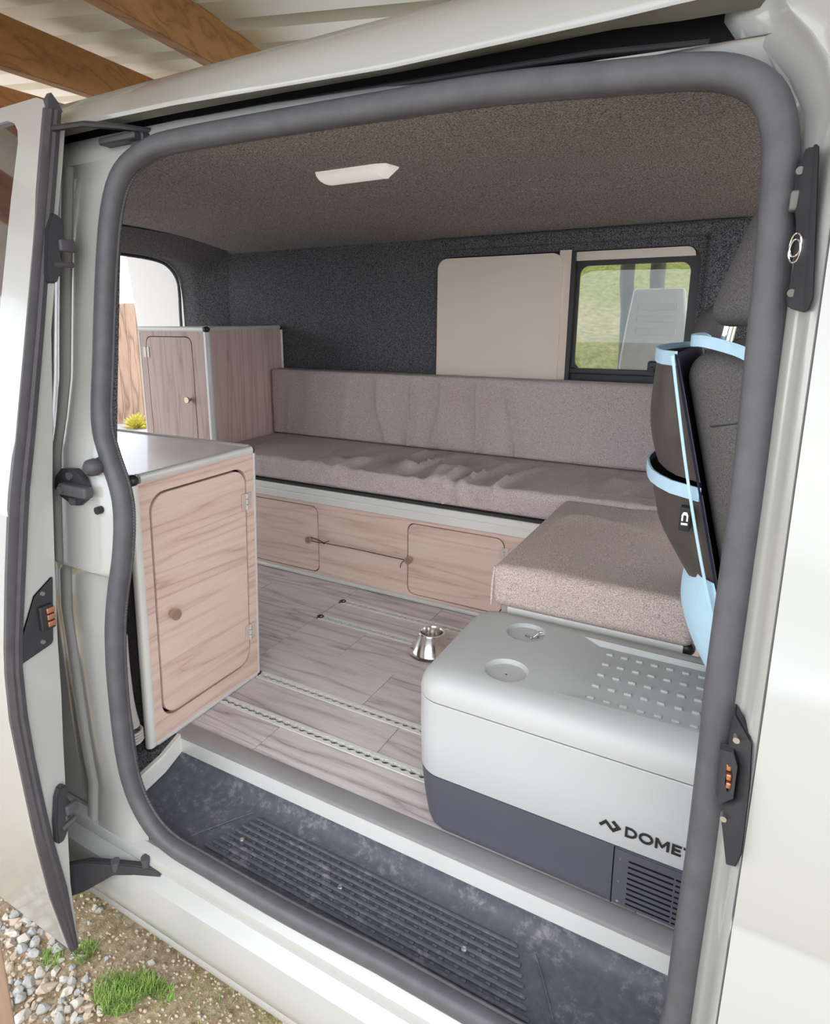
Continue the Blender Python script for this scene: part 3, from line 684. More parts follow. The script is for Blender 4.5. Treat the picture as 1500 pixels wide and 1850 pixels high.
edge('edge_trim', 'alu', (-1.30, A1-.008, AH-.006), (sh(-.022, AH), A1-.008, AH-.006), .0085, un)
edge('edge_trim', 'alu', (-1.30, A0+.008, AH-.008), (sh(-.022, AH), A0+.008, AH-.008), .0105, un)
edge('edge_trim', 'alu', (sh(-.005, .008), A0+.02, .0085), (sh(-.005, .008), A1-.006, .0085), .0075, un)
for (y, r) in ((A0+.0125, .0145), (A1-.0075, .0115)):
    q = G(); q.blob((sh(-.0115, AH), y, AH-.0125), r, r, r, 0, 0, 3); q.obj('corner_cap', 'cap', un)
q = G(); q.rbox((-.022, A0-.001, 0), (.004, A0+.026, .006), .002); q.rbox((-.018, A1-.016, 0), (.003, A1+.002, .010), .002); q.obj('foot_cap', 'cap', un)
# --- rear cabinet B ------------------------------------------------------------------
BX0, BX1, BY0, BY1, BH = -1.33, -.89, 1.133, 1.66, 1.031
ub = thing('tall_cabinet', 'taller wooden cabinet by the open rear doorway, at the end of the bench', 'cabinet', (-1.1, 1.4, 0))
dB = rrect(-1.284, .30, -.988, .985, .035, 6)
g = G(); g.plate([(BX0+.006, .01), (BX1-.015, .01), (BX1-.015, BH-.02), (BX0+.006, BH-.02)], [grow(dB, .0036, -1.13, .6)], .018, lambda u, v, w: (u, BY0+w, v)); g.obj('front_frame', 'wood_z', ub, 30)
g = G(); g.plate(dB, [], .016, lambda u, v, w: (u, BY0-.0006+w, v)); db = g.obj('door', 'wood_z', ub, 30, bevel=.001)
q = G(); q.loft([[(x, BY0+.0182, z) for x in (BX0+.02, BX1-.02)] for z in (.02, BH-.03)]); q.obj('gap_shade_sheet', 'slot', ub)  # same added black sheet, darkening the gap round this door
knob((-1.017, BY0, .705), (0, -1, 0), db, 1.2)
for z in (.915, .36): hinge(None, lambda u, v, w, z=z: (-1.286+u, BY0-.0006-w, z+v), db, 1.35)
g = G(); g.box((BX0+.003, BY0+.0185, .01), (BX1-.004, BY1-.004, BH-.012)); g.obj('carcass', 'wood_z', ub, 30)
g = G(); g.box((BX0+.006, BY0+.006, BH-.0115), (BX1-.006, BY1-.006, BH-.002)); g.obj('worktop', 'top', ub, 30)
edge('edge_trim', 'alu_white', (BX1-.012, BY0+.012, BH-.022), (BX1-.012, BY0+.012, .005), .014, ub)
edge('edge_trim', 'alu_white', (BX0, BY0+.008, BH-.010), (BX1-.02, BY0+.008, BH-.010), .0125, ub)
edge('edge_trim', 'alu', (BX1-.008, BY0+.022, BH-.007), (BX1-.008, BY1-.02, BH-.007), .0095, ub)
edge('edge_trim', 'alu_white', (BX1-.004, BY1-.006, BH-.02), (BX1-.004, BY1-.006, .10), .0065, ub)
edge('edge_trim', 'alu_white', (BX0, BY0+.006, BH-.02), (BX0, BY0+.006, .005), .007, ub)
for y in (BY0+.010, BY1-.010):
    q = G(); q.blob((BX1-.0105, y, BH-.010), .0145, .0145, .0125, 0, 0, 3); q.obj('corner_cap', 'cap', ub)
# --- bench box ------------------------------------------------------------------------
YB = 1.076
bn = thing('storage_bench', 'long wooden bench box with three front panels and white rail along the far wall', 'bench', (.1, 1.35, 0))
X0, X1 = -.885, 1.17
dl = rrect(-.72, .030, -.276, .312, (.03, .03, .03, .03), 5); drr = rrect(.146, .030, .524, .312, (.03, .03, .03, .03), 5)
fb = lambda u, v, w: (u, YB+w, v)
g = G(); g.plate([(X0, .012), (X1, .012), (X1, .330), (X0, .330)], [grow(dl, .0034, -.5, .17), grow(drr, .0034, .33, .17)], .016, fb); g.obj('front_panel', 'wood_x', bn, 30)
for L, kx, hx in ((dl, -.31, None), (drr, .158, .526)):
    g = G(); g.plate(L, [], .014, lambda u, v, w: (u, YB-.0006+w, v)); d_ = g.obj('door', 'wood_x', bn, 30, bevel=.001)
    knob((kx, YB, .172), (0, -1, 0), d_, 1.2)
    if hx:
        hinge(None, lambda u, v, w: (hx+u, YB-.0006-w, .262+v), d_, 1.2)
g = G(); g.box((X0, YB+.016, .005), (X1, 1.66, .385)); g.obj('carcass', 'cap', bn, 30)
g = G(); g.loft([[(x, y, z) for (y, z) in ((YB+.006, .390), (YB-.006, .390), (YB-.009, .386), (YB-.009, .367), (YB-.0065, .364), (YB-.0065, .361), (YB-.009, .358), (YB-.009, .334), (YB-.006, .3305), (YB+.006, .3305))] for x in (X0, .74)], True); g.obj('top_rail', 'alu_white', bn, 30)
edge('kick_trim', 'alu', (X0, YB-.003, .010), (.74, YB-.003, .010), .009, bn)
g = G(); g.box((X0, YB+.002, .386), (1.17, 1.655, .3995)); g.obj('lid_board', 'underlay', bn, 30)
# --- short return box -------------------------------------------------------------------
rb = thing('seat_box', 'short wooden seat box with a silver front edge behind the cool box', 'bench', (.95, .75, 0))
g = G(); g.box((.745, .475, .005), (1.165, YB-.012, .372)); g.obj('carcass', 'wood_x', rb, 30)
edge('edge_trim', 'alu_white', (.755, .458, .366), (1.150, .458, .366), .0145, rb)
q = G(); q.blob((1.158, .458, .366), .016, .016, .016, 0, 0, 3); q.obj('corner_cap', 'cap', rb)
q = G(); q.rbox((.736, .452, .352), (.757, .475, .378), .004); q.obj('corner_bracket', 'hinge', rb)
g = G(); g.box((.748, .466, .3725), (1.162, YB-.014, .381)); g.obj('lid_board', 'underlay', rb, 30)
# --- cushions -----------------------------------------------------------------------------
def wr(seed, f, amp, stretch, mask):
    def fn(p, nn):
        q = Vector((p.x*stretch[0], p.y*stretch[1], p.z*stretch[2]))*f+Vector((seed, seed*2.1, 0))
        a = noise.noise(q); b = noise.noise(q*2.3)
        rg = (1-abs(a))**6*1.0+.3*b
        k = 0 if nn.z < -.3 else 1
        if nn.y > .5 or abs(nn.x) > .6: k = 0
        if p.z < .51: k *= min(1, max(0, (1.54-p.y)/.05))
        else: k *= min(1, max(0, (.825-p.z)/.05))
        return p+nn*(amp*(rg-.3)*mask(p)+.0025*noise.noise(p*6))*k
    return fn
def bump1(x, c, w): return math.exp(-((x-c)/w)**2)
g = G(); g.rbox((X0+.004, YB+.002, .4015), (1.172, 1.648, .4975), .020, (150, 40, 8), 4, wr(3.1, 5.0, .034, (1.9, .55, .9), lambda p: .12+bump1(p.x, .15, .38)*(1.2-min(1, abs(p.y-1.15)/.5))*(1 if p.x < .6 else .3) + (.5*bump1(p.x, .85, .15) if p.y > 1.2 else 0)))
o = g.obj('seat_cushion', 'fabric', None, 70); tag(o, 'long flat mauve-grey seat cushion lying on the storage bench', 'cushion')
g = G(); g.rbox((X0+.002, 1.542, .500), (1.172, 1.648, .822), .016, (150, 8, 30), 4, wr(8.3, 4.5, .040, (2.1, 1, .45), lambda p: .10+bump1(p.x, .10, .42)*.95))
o = g.obj('backrest_cushion', 'fabric', None, 70); tag(o, 'upright mauve-grey backrest cushion leaning along the far wall', 'cushion')
g = G(); g.rbox((.722, .412, .3825), (1.172, YB-.002, .492), .024, (40, 50, 8), 4, wr(5.7, 5.0, .014, (1, .6, 1), lambda p: .25+.6*bump1(p.y, .95, .14)))
o = g.obj('short_cushion', 'fabric2', None, 70); tag(o, 'short taupe square seat cushion behind the cool box', 'cushion')
q = G(); q.tube(smoothline([(.7235, .414, .388), (.7225, .42, .44), (.7255, .425, .482)], 4), lambda i: ell(.003, .003, 6)); s_ = q.obj('piping', 'fabric', o)
# --- cord between the bench knobs -------------------------------------------------------------
q = G(); yk_ = YB-.014
pts = smoothline([(.148, yk_, .168), (.05, yk_-.003, .170), (-.08, yk_-.003, .172), (-.20, yk_-.002, .170), (-.235, yk_-.002, .1695)], 5)
q.tube(pts, lambda i: ell(.0016, .0016, 6)); q.tube(smoothline([(-.235, yk_-.002, .1695), (-.28, yk_, .180), (-.318, yk_, .181), (-.318, yk_+.002, .168), (-.28, yk_, .166), (-.235, yk_-.002, .1695)], 4), lambda i: ell(.0016, .0016, 6))
q.tube(smoothline([(-.235, yk_-.002, .1695), (-.222, yk_-.006, .178), (-.208, yk_-.004, .184)], 4), lambda i: ell(.0016, .0016, 6))
q.blob((-.235, yk_-.003, .1695), .006, .004, .004, 1, .1, 2)
q.tube(smoothline([(.146, yk_-.002, .170), (.132, yk_-.006, .160), (.122, yk_-.003, .142), (.120, yk_, .132)], 4), lambda i: ell(.0016, .0016, 6)); q.blob((.146, yk_-.003, .169), .006, .005, .005, 2, .1, 2)
tag(q.obj('tie_cord', 'cordm'), 'thin brown cord tied between the two bench door knobs', 'cord')
# --- table socket --------------------------------------------------------------------------
tb = thing('table_base', 'polished metal cone table socket screwed to the grey floor', 'table base', (.402, .757, 0))
q = G(); q.lathe((.402, .757, .0026), [(.0001, 0), (.074, 0), (.077, .001), (.077, .003), (.074, .0045), (.062, .005), (.059, .008), (.043, .064), (.044, .070), (.0425, .073), (.037, .073), (.035, .068), (.032, .03), (.0001, .03)], 40); q.obj('socket', 'steel', tb)
for k in range(6):
    a = 2*PI*k/6+.3; q = G(); q.lathe((.402+.066*math.cos(a), .757+.066*math.sin(a), .006), [(.005, 0), (.005, .0015), (.003, .003), (.0001, .0032)], 12); q.obj('screw', 'zinc', tb)

# ================================================================= COOL BOX
cb = thing('cool_box', 'light grey and slate portable cool box standing on the floor', 'cool box', (1.04, .26, 0))
FX0, FX1, FY0, FY1 = .688, 1.388, .062, .441
def ringz(z, inset, r, n=8): return [(u, v, z) for (u, v) in rrect(FX0+inset, FY0+inset, FX1-inset, FY1-inset, r, n)]
def shell(secs, name, mat, cap0=True, cap1=True):
    q = G(); R = q.loft([ringz(*s_) for s_ in secs], True)
    if cap0: q.face(R[0][::-1])
    if cap1: q.face(R[-1])
    return q.obj(name, mat, cb, 35)
body = shell([(.006, .030, .04), (.008, .026, .045), (.016, .020, .05), (.03, .016, .052), (.09, .008, .055), (.1500, .003, .057)], 'base_shell', 'slate')
shell([(.1515, .0035, .057), (.155, .002, .058), (.24, .0, .058), (.3180, .0, .058), (.3195, .0015, .057)], 'body_shell', 'bodygrey')
q = G(); secs = [(.3215, .0015, .057), (.323, .0, .058), (.336, .0, .058), (.347, .002, .057), (.358, .007, .055), (.367, .015, .05), (.373, .026, .045), (.377, .040, .04), (.3785, .052, .035)]
q.loft([ringz(*s_) for s_ in secs], True)
LT = .3785
outer = rrect(FX0+.052, FY0+.052, FX1-.052, FY1-.052, .035, 8)
circ = lambda cx, cy, r: [(cx+r*math.cos(2*PI*k/32), cy+r*math.sin(2*PI*k/32)) for k in range(32)]
C1, C2 = (.853, .158), (.838, .332); CR = .044
trayo = [(.955, .130), (1.336, .130), (1.336, .376), (.955, .376)]
trayi = [(.992, .137), (1.332, .137), (1.332, .370), (.992, .370)]
q.plate(outer, [circ(*C1, CR), circ(*C2, CR), trayo], 0, lambda u, v, w: (u, v, LT))
for c in (C1, C2):
    q.loft([[(u, v, LT) for u, v in circ(*c, CR)], [(u, v, LT-.002) for u, v in circ(*c, CR-.002)], [(u, v, LT-.009) for u, v in circ(*c, CR-.004)], [(u, v, LT-.010) for u, v in circ(*c, .002)]], True)
TF = LT-.012
q.loft([[(u, v, LT) for u, v in trayo], [(u, v, TF) for u, v in trayi]], True); R = q.face([q.v((u, v, TF)) for u, v in trayi])
lid = q.obj('lid', 'lid', cb, 32)
nub0 = None
for i in range(11):
    for j in range(5):
        x = 1.018+.0295*i; y = .160+.0455*j
        if nub0 is None:
            q = G(); q.rbox((x-.007, y-.004, TF-.001), (x+.007, y+.004, TF+.0045), .0018, (1, 1, 1), 2); nub0 = q.obj('lid_stud', 'lid', lid); n0 = (x, y)
        else:
            o = nub0.copy(); link(o); o.location = (x-n0[0], y-n0[1], 0)
# vent panel
vp = None
q = G(); yf = lambda z: FY0+interp(z, [.016, .03, .09, .15], [.020, .016, .008, .003])
q.loft([[(x, yf(z)-.0022, z) for x in (1.098, 1.36)] for z in (.016, .03, .09, .147)]); q.thicken((0, .002, 0)); vp = q.obj('vent_panel', 'slate', body, 30)
q = G(); q.loft([[(x, yf(z)-.0004, z) for x in (1.0955, 1.098)] for z in (.012, .03, .09, .149)]); q.obj('panel_joint', 'slot', body)
for k in range(9):
    z = .1290-.0128*k
    for (xa, xb) in ((1.122+.0012*k*0, 1.196), (1.199, 1.30)):
        q = G(); q.rbox((xa, yf(z)-.0032, z-.0018), (xb, yf(z)-.001, z+.0018), .0008, (1, 1, 1), 1); q.obj('vent_slot', 'slot', body)
for z in (.128, .075, .026):
    q = G(); q.cyl((1.108, yf(z)-.001, z), (1.108, yf(z)-.004, z), .0028, .0022, 10); q.obj('screw', 'zinc', body)
# lettering and mark on the front
q = G(); LH, ST = .0205, .0042
def letter(x, w, loops, holes=()):
    f = lambda u, v, w_: (x+u, FY0-.0012+w_, .1800+v)
    for i, L in enumerate(loops): q.plate(L, holes if i == 0 else [], .0008, f)
arc = lambda cx, cy, rx, ry, a0, a1, n=14: [(cx+rx*math.cos(a0+(a1-a0)*k/n), cy+ry*math.sin(a0+(a1-a0)*k/n)) for k in range(n+1)]
def bar(x0, y0, x1, y1): return [(x0, y0), (x1, y0), (x1, y1), (x0, y1)]
lx = 1.1115; H2 = LH/2
letter(lx, 0, [[(0, 0)]+arc(.0075, H2, .0125, H2, -PI/2, PI/2)+[(0, LH)]], [[(ST, ST), (.0075, ST)]+arc(.0075, H2, .0125-ST, H2-ST, -PI/2, PI/2)[1:-1]+[(.0075, LH-ST), (ST, LH-ST)]]); lx += .0228
letter(lx, 0, [arc(.0115, H2, .0118, H2+.0004, 0, 2*PI, 28)[:-1]], [arc(.0115, H2, .0118-ST, H2-ST, 0, 2*PI, 28)[:-1]]); lx += .0262
mw = .0225
letter(lx, 0, [[(0, 0), (ST, 0), (ST, .0135), (mw/2-.001, .004), (mw/2+.001, .004), (mw-ST, .0135), (mw-ST, 0), (mw, 0), (mw, LH), (mw-ST, LH), (mw/2, .0095), (ST, LH), (0, LH)]]); lx += .0262
letter(lx, 0, [[(0, 0), (.0150, 0), (.0150, ST), (ST, ST), (ST, H2-ST*.5), (.0138, H2-ST*.5), (.0138, H2+ST*.5), (ST, H2+ST*.5), (ST, LH-ST), (.0150, LH-ST), (.0150, LH), (0, LH)]]); lx += .0178
letter(lx, 0, [[(.0065, 0), (.0065+ST, 0), (.0065+ST, LH-ST), (.0172, LH-ST), (.0172, LH), (0, LH), (0, LH-ST), (.0065, LH-ST)]]); lx += .0205
letter(lx, 0, [bar(0, 0, ST, LH)]); lx += .0082
letter(lx, 0, [arc(.0115, H2, .0118, H2, .8, 2*PI-.8, 20)+list(reversed(arc(.0115, H2, .0118-ST, H2-ST, .8, 2*PI-.8, 20)))])
o = q.obj('lettering', 'ink', cb, 30, label='black printed word on the front')
q = G()
fl = lambda u, v, w: (1.0865+u, FY0-.0010+w, .1905+v)
for L in ([(-.0195, -.003), (-.008, .0095), (.0045, -.004), (.0008, -.0078), (-.0078, .0022), (-.0155, -.0066)], [(.0055, .0125), (.0185, .0005), (.0055, -.0115), (.0015, -.0075), (.0098, .0005), (.0015, .0085)]):
    q.plate(L, [], .0008, fl)
q.obj('emblem', 'ink', cb, 30)
# loose screws in the rear cup
cx, cy = C2; gname = 'loose fixings in the lid cup'
def screw(x, y, a, L, labels):
    d = Vector((math.cos(a), math.sin(a), 0)); z = LT-.0062; p = Vector((x, y, z))
    t = thing('loose_screw', labels, 'screw', (x, y, LT-.0098), gname)
    q = G(); q.lathe(p, [(.0001, -.0015), (.003, -.0012), (.0038, .0005), (.0015, .003)], 12, d); q.obj('head', 'zinc', t)
    q = G(); q.tube([p+d*(.001+L*k/14) for k in range(15)], lambda i: ell(.0016 if i % 2 else .0011, .0016 if i % 2 else .0011, 8)); q.obj('shank', 'zinc', t)
screw(cx+.016, cy-.010, 2.7, .018, 'single small screw lying apart in the rear cup of the cool box lid')
q = G()
for k in range(6): q.tube(smoothline([(cx+.022+.006*math.cos(k), cy+.002+.006*math.sin(k*2), LT-.0085), (cx+.027, cy+.008, LT-.005+.0018*k), (cx+.029+.009*math.cos(k*1.7), cy+.016+.006*math.sin(k), LT-.002+.001*k)], 3), lambda i: ell(.0012, .0012, 6))
tag(q.obj('wire_clip', 'zinc'), 'little bundle of metal wire clips in the rear cup of the cool box lid', 'clip', gname)

# ================================================================= CEILING LAMP
lp = thing('ceiling_light', 'long white plastic lamp fixed to the grey carpeted ceiling', 'lamp', (.33, .41, 1.435))
q = G(); rows = []
zl = zc(.52)+.002
for (u0, u1, x_) in ((.0, .0, .184), (.0, .0, .30), (.0, .0, .362), (1, 1, .388)):
    row_ = []
    for k in range(11):
        a = PI*k/10; y = .520-.043*math.cos(a); d = .030*math.sin(a)**.7
        xx = x_+(.024*(k/10) if x_ < .2 else (0 if x_ < .37 else .0))
        if u0: y = .520-.034*math.cos(a); d *= .35
        row_.append((xx, y, zl-d))
    rows.append(row_)
q.loft(rows); q.face([q.v(p) for p in rows[0]]); q.face([q.v(p) for p in rows[-1]]); q.obj('lamp_cover', 'lampwhite', lp, 30)
q = G(); q.rbox((.345, .546, zl-.024), (.357, .560, zl-.010), .002); q.obj('switch', 'white', lp)

# ================================================================= FRONT SEATS AND ORGANISER
def seatback(p, nn): return p
SL = lambda z: -.255*(z-.53)                      # recline: towards the rear with height
def lean(p, nn): return Vector((p.x+SL(p.z)-.035*max(0, (p.z-.9)/.15)**2*0, p.y, p.z))
fs = thing('passenger_seat', 'dark grey cloth front seat nearest the open side door', 'seat', (1.45, .36, .0))
def lean1(p, nn):
    k = .010*math.sin(PI*min(max((p.z-.5)/.53, 0), 1)); q = lean(p, nn); side = -nn.y*k
    return Vector((q.x, q.y+nn.y*k*.4, q.z))
g = G(); g.rbox((1.240, .115, .45), (1.375, .585, 1.016), .05, (4, 10, 16), 5, lean1); g.obj('backrest', 'seatcloth', fs, 70)
q = G(); q.tube([(1.262+SL(.90), .1135, .905), (1.31+SL(.90), .1125, .915), (1.345+SL(.90), .1145, .918)], lambda i: ell(.0012, .0012, 6)); q.obj('seam', 'cap', fs)
g = G(); g.rbox((1.30, .10, .45), (1.80, .60, .56), .05, (6, 6, 2), 4); g.obj('seat_cushion', 'seatcloth', fs, 70)
g = G(); g.box((1.46, .14, .0), (1.78, .56, .45)); g.obj('seat_base', 'plastic_black', fs, 30, bevel=.02)
def headrest(xo, y0, y1, z0, z1, parent):
    def fn(p, nn):
        t = (p.z-z0)/(z1-z0); w = 1-.10*t; cy_ = (y0+y1)/2
        return Vector((p.x+.235*(p.z-z0)+.02*t*t, cy_+(p.y-cy_)*w, p.z))
    q = G(); q.rbox((xo, y0, z0), (xo+.10, y1, z1), .036, (3, 8, 8), 5, fn); return q.obj('headrest', 'seatcloth', parent, 70)
headrest(1.140, .175, .50, 1.052, 1.285, fs)
for y in (.25, .42):
    q = G(); q.tube([(1.165, y, 1.0), (1.175, y, 1.075)], lambda i: ell(.0075, .0075, 12)); q.obj('headrest_post', 'chrome', fs)
ds = thing('driver_seat', 'dark grey front seat further across the cab, partly hidden by the nearer one', 'seat', (1.4, 1.25, 0))
g = G(); g.rbox((1.24, 1.02, .45), (1.37, 1.48, 1.0), .05, (3, 8, 10), 4, lean); g.obj('backrest', 'seatcloth', ds, 70)
headrest(1.033, 1.10, 1.40, .995, 1.105, ds)
g = G(); g.rbox((1.30, 1.0, .45), (1.80, 1.5, .56), .05, (6, 6, 2), 4); g.obj('seat_cushion', 'seatcloth', ds, 70)
g = G(); g.box((1.46, 1.04, .0), (1.78, 1.46, .45)); g.obj('seat_base', 'plastic_black', ds, 30, bevel=.02)

og = thing('seat_organiser', 'black mesh seat-back organiser with pale blue edging hanging behind the front seat', 'organiser', (1.12, .35, .45))
xr = lambda z: 1.240+SL(z)                        # rear face of the backrest
def sheet(y0, y1, z0, z1, bulge, t, off=0.0, ny=14, nz=18, top=0.35):
    """pocket cloth hanging on the seat's rear face"""
    rows = []
    for j in range(nz+1):
        z = lerp(z0, z1, j/nz); row_ = []
        for i in range(ny+1):
            s_ = i/ny; y = lerp(y0, y1, s_)
            k = math.sin(PI*min(1, s_*1.0))**.55 if 0 < s_ < 1 else 0
            f = bulge(j/nz)*(k)+.004*noise.noise(Vector((y*12, z*9, t)))
            row_.append((xr(z)-off-max(f, 0), y, z))
        rows.append(row_)
    return rows
g = G(); g.loft([[(xr(z)-.006, y, z) for y in (.118, .2, .35, .5, .59)] for z in (1.012, .9, .8, .7, .6, .5, .44)]); g.thicken((-.003, 0, 0)); g.obj('backing', 'navy', og, 60)
R1_ = sheet(.120, .585, .815, 1.005, lambda v: .052+.036*math.sin(PI*min(1, (1-v)*.62)), 1, .006)
g = G(); g.loft(R1_); g.thicken((.002, 0, 0)); g.obj('pocket', 'mesh', og, 60)
g = G(); R2_ = sheet(.120, .59, .575, .795, lambda v: .036+.070*min(1, v*1.7)**.8, 2, .006); g.loft(R2_); g.thicken((.002, 0, 0)); g.obj('pocket', 'mesh', og, 60)
g = G(); R3_ = sheet(.116, .40, .42, .655, lambda v: .022+.052*math.sin(PI*min(1, v*.85)), 3, .010); g.loft(R3_); g.thicken((.002, 0, 0)); g.obj('flap', 'lightblue', og, 60)
def band(pts, h, name='edging', mat='lightblue', k=3):
    q = G(); q.tube(smoothline(pts, k), lambda i: [(-.0018, -h/2), (.0018, -h/2), (.0018, h/2), (-.0018, h/2)], False, (0, 0, 1)); return q.obj(name, mat, og, 40)
band([Vector(p)+Vector((-.002, 0, .0)) for p in R1_[-1]], .022, k=1)
band([Vector(p)+Vector((-.002, 0, .0)) for p in R2_[-1]], .022, k=1)
q = G(); q.tube(smoothline([(xr(z)-.012-.010*math.sin(PI*(1.0-z)/.55), .1125, z) for z in (1.010, .95, .85, .75, .65, .55, .44)], 4), lambda i: [(-.0025, -.002), (.0025, -.002), (.0025, .002), (-.0025, .002)], False, (1, 0, 0)); q.obj('edging', 'lightblue', og, 40)
band([(1.128, .56, 1.020), (1.126, .40, 1.030), (1.124, .24, 1.032), (1.128, .155, 1.031), (1.148, .128, 1.031), (1.19, .118, 1.020), (1.215, .112, 1.008), (1.235, .1105, .994)], .017, 'strap')
q = G(); q.rbox((xr(.745)-.046, .118, .733), (xr(.745)-.030, .136, .772), .001); q.obj('tag_patch', 'ink', og)
q = G()
# white emblem on the tag: an arch over a bar
ty = lambda u, v, w: (xr(.745)-.038+u*.6, .1172-w, .756+v)
q.plate([(-.008, -.006), (-.004, -.006), (-.004, .002), (-.002, .004), (.002, .004), (.004, .002), (.004, -.006), (.008, -.006), (.008, .004), (.004, .009), (-.004, .009), (-.008, .004)], [], .0006, ty); q.plate([(-.008, -.0125), (.008, -.0125), (.008, -.009), (-.008, -.009)], [], .0006, ty); q.obj('tag_emblem', 'white', og, 30)

# small hose by the kitchen unit
q = G(); q.tube(smoothline([(-.03, -.075, .33), (-.02, -.085, .25), (-.01, -.09, .16), (-.005, -.085, .10)], 5), lambda i: ell(.022, .018, 12)); 
for k in range(4): q.tube([(-.005+.022*math.cos(a), -.085+.022*math.sin(a), .085-.008*k) for a in [2*PI*j/16 for j in range(16)]], lambda i: ell(.004, .004, 6), True, (0, 0, 1))
tag(q.obj('waste_hose', 'hose'), 'grey ribbed hose beside the low cabinet near the door seal', 'hose')

# ================================================================= OUTSIDE
cp_ = thing('carport', 'timber carport with cream corrugated steel roof above the van', 'carport', (0, .6, 1.9))
dv = Vector((-.33, .937, .118)).normalized(); pv = Vector((dv.y, -dv.x, 0)).normalized(); up_ = pv.cross(dv)
if up_.z < 0: up_ = -up_
def rafter(p, w=.045, h=.155):
    q = G(); p = Vector(p); R = []
    for t in (-1.4, 2.6):
        c = p+dv*t; R.append([c, c-pv*w, c-pv*w+up_*h, c+up_*h])
    q.loft(R, True); q.face([q.v(v) for v in R[0]]); q.face([q.v(v) for v in R[1]]); return q.obj('rafter', 'timber', cp_, 30, bevel=.003)
P1 = Vector((-.317, .274, 1.85)); rafter(P1); rafter((-.963, .389, 1.85)); rafter((-1.62, .50, 1.85)); rafter((1.25, -.25, 1.85))
g = G(); rows = []
pitch_ = .31
prof_ = []
y = -1.5
while y < 2.7:
    for (d, h) in ((0, 0), (.10, 0), (.125, .038), (.205, .038), (.230, 0)): prof_.append((y+d, h))
    y += pitch_
for s_ in (-3.0, -1.5, 0, 1.5, 3.2): rows.append([P1+pv*s_+dv*a+up_*(.157+h) for (a, h) in prof_])
g.loft(rows); g.thicken((0, 0, .002)); g.obj('roof_sheet', 'roofsheet', cp_, 30)
q = G(); q.rbox((.040, -.62, -.58), (.150, -.51, .035), .006); tag(q.obj('timber_post', 'fencewood'), 'short brown timber post at the lower left corner beside the sliding door', 'post')
# rear barn door, swung open
bd = None
g = G(); out_ = [(-1.46, -.25), (-1.93, -.25), (-1.93, .42), (-1.945, 1.05), (-1.99, 1.44), (-1.97, 1.475), (-1.90, 1.49), (-1.46, 1.47)]
g.plate(out_, [], .03, lambda u, v, w: (u, 1.63+w, v)); bd = g.obj('rear_door', 'paint_in', van, 40, bevel=.006)
q = G(); q.plate([(-1.50, .2), (-1.86, .2), (-1.875, .9), (-1.905, 1.33), (-1.885, 1.395), (-1.82, 1.41), (-1.50, 1.40)], [], .012, lambda u, v, w: (u, 1.618+w, v)); q.obj('door_card', 'paint_in', bd, 40, bevel=.006)
# fence behind
fn_ = thing('paling_fence', 'brown upright-board timber fence seen through the open rear doorway', 'fence', (-7.5, 5.6, -.56))
c0 = Vector((-7.5, 5.6, -.56)); dx_ = Vector((.80, .60, 0))
for k in range(-14, 16):
    a = c0+dx_*(.155*k); h = 1.86+.02*noise.noise(Vector((k*1.3, 0, 0)))
    q = G(); nrm = Vector((-.6, .8, 0)); R = [a, a+dx_*.150, a+dx_*.150+nrm*.02, a+nrm*.02]
    q.loft([[v for v in R], [v+Vector((0, 0, h)) for v in R]], True); q.face([q.v(v+Vector((0, 0, h))) for v in R]); q.obj('plank', 'fencewood', fn_, 30)
g = G()
for k in range(160):
    a = random.uniform(0, 2*PI); e = random.uniform(.1, 1.4); L = random.uniform(.12, .26)
    d = Vector((math.cos(a)*math.cos(e), math.sin(a)*math.cos(e), math.sin(e))); b = Vector((-6.85, 5.5, -.56)); s_ = d.orthogonal().normalized()*.02
    g.face([g.v(b-s_*.4), g.v(b+d*L*.6+s_), g.v(b+d*L), g.v(b+d*L*.6-s_)])
tag(g.obj('small_shrub', 'shrubleaf', None, 0, False), 'small yellow-green plant at the foot of the timber fence', 'plant')
# added beyond the pane: stand-in for a seat's reflection, and two dark uprights
cg = thing('seat_reflection_form', 'pale grey form added beyond the window, standing in for a seat reflection', 'reflection stand-in', (.75, 2.6, -.55))
q = G(); q.rbox((.60, 2.58, .20), (.91, 2.62, 1.205), .03, (3, 2, 6), 4, lambda p, nn: Vector((.755+(p.x-.755)*(1.08-.30*max(0, (p.z-.75)/.45)**1.5), p.y, p.z))); q.obj('reflection_form_back', 'hose', cg)
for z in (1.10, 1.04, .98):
    q = G(); q.rbox((.665, 2.575, z), (.85, 2.582, z+.03), .002); q.obj('reflection_form_band', 'concrete', cg)
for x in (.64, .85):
    q = G(); q.cyl((x, 2.6, -.55), (x, 2.6, .25), .018, .018, 12); q.obj('form_support', 'hose', cg)
for x, lb in ((.425, 'dark slim upright added outside the window, the one left of the pale grey form'), (.61, 'dark slim upright added outside the window, behind the pale grey form')):
    q = G(); q.tube([(x-.0, 3.6, -.6), (x+.03, 3.6, .6), (x+.01, 3.6, 1.1), (x-.005, 3.6, 1.3), (x-.005, 3.6, 1.7), (x+.05, 3.6, 3.2)], lambda i: ell((.05, .045, .038, .046, .046, .03)[i], .045, 12)); tag(q.obj('added_dark_upright', 'upright_grey'), lb, 'upright stand-in')  # uprights added to stand in for dark shapes in the window
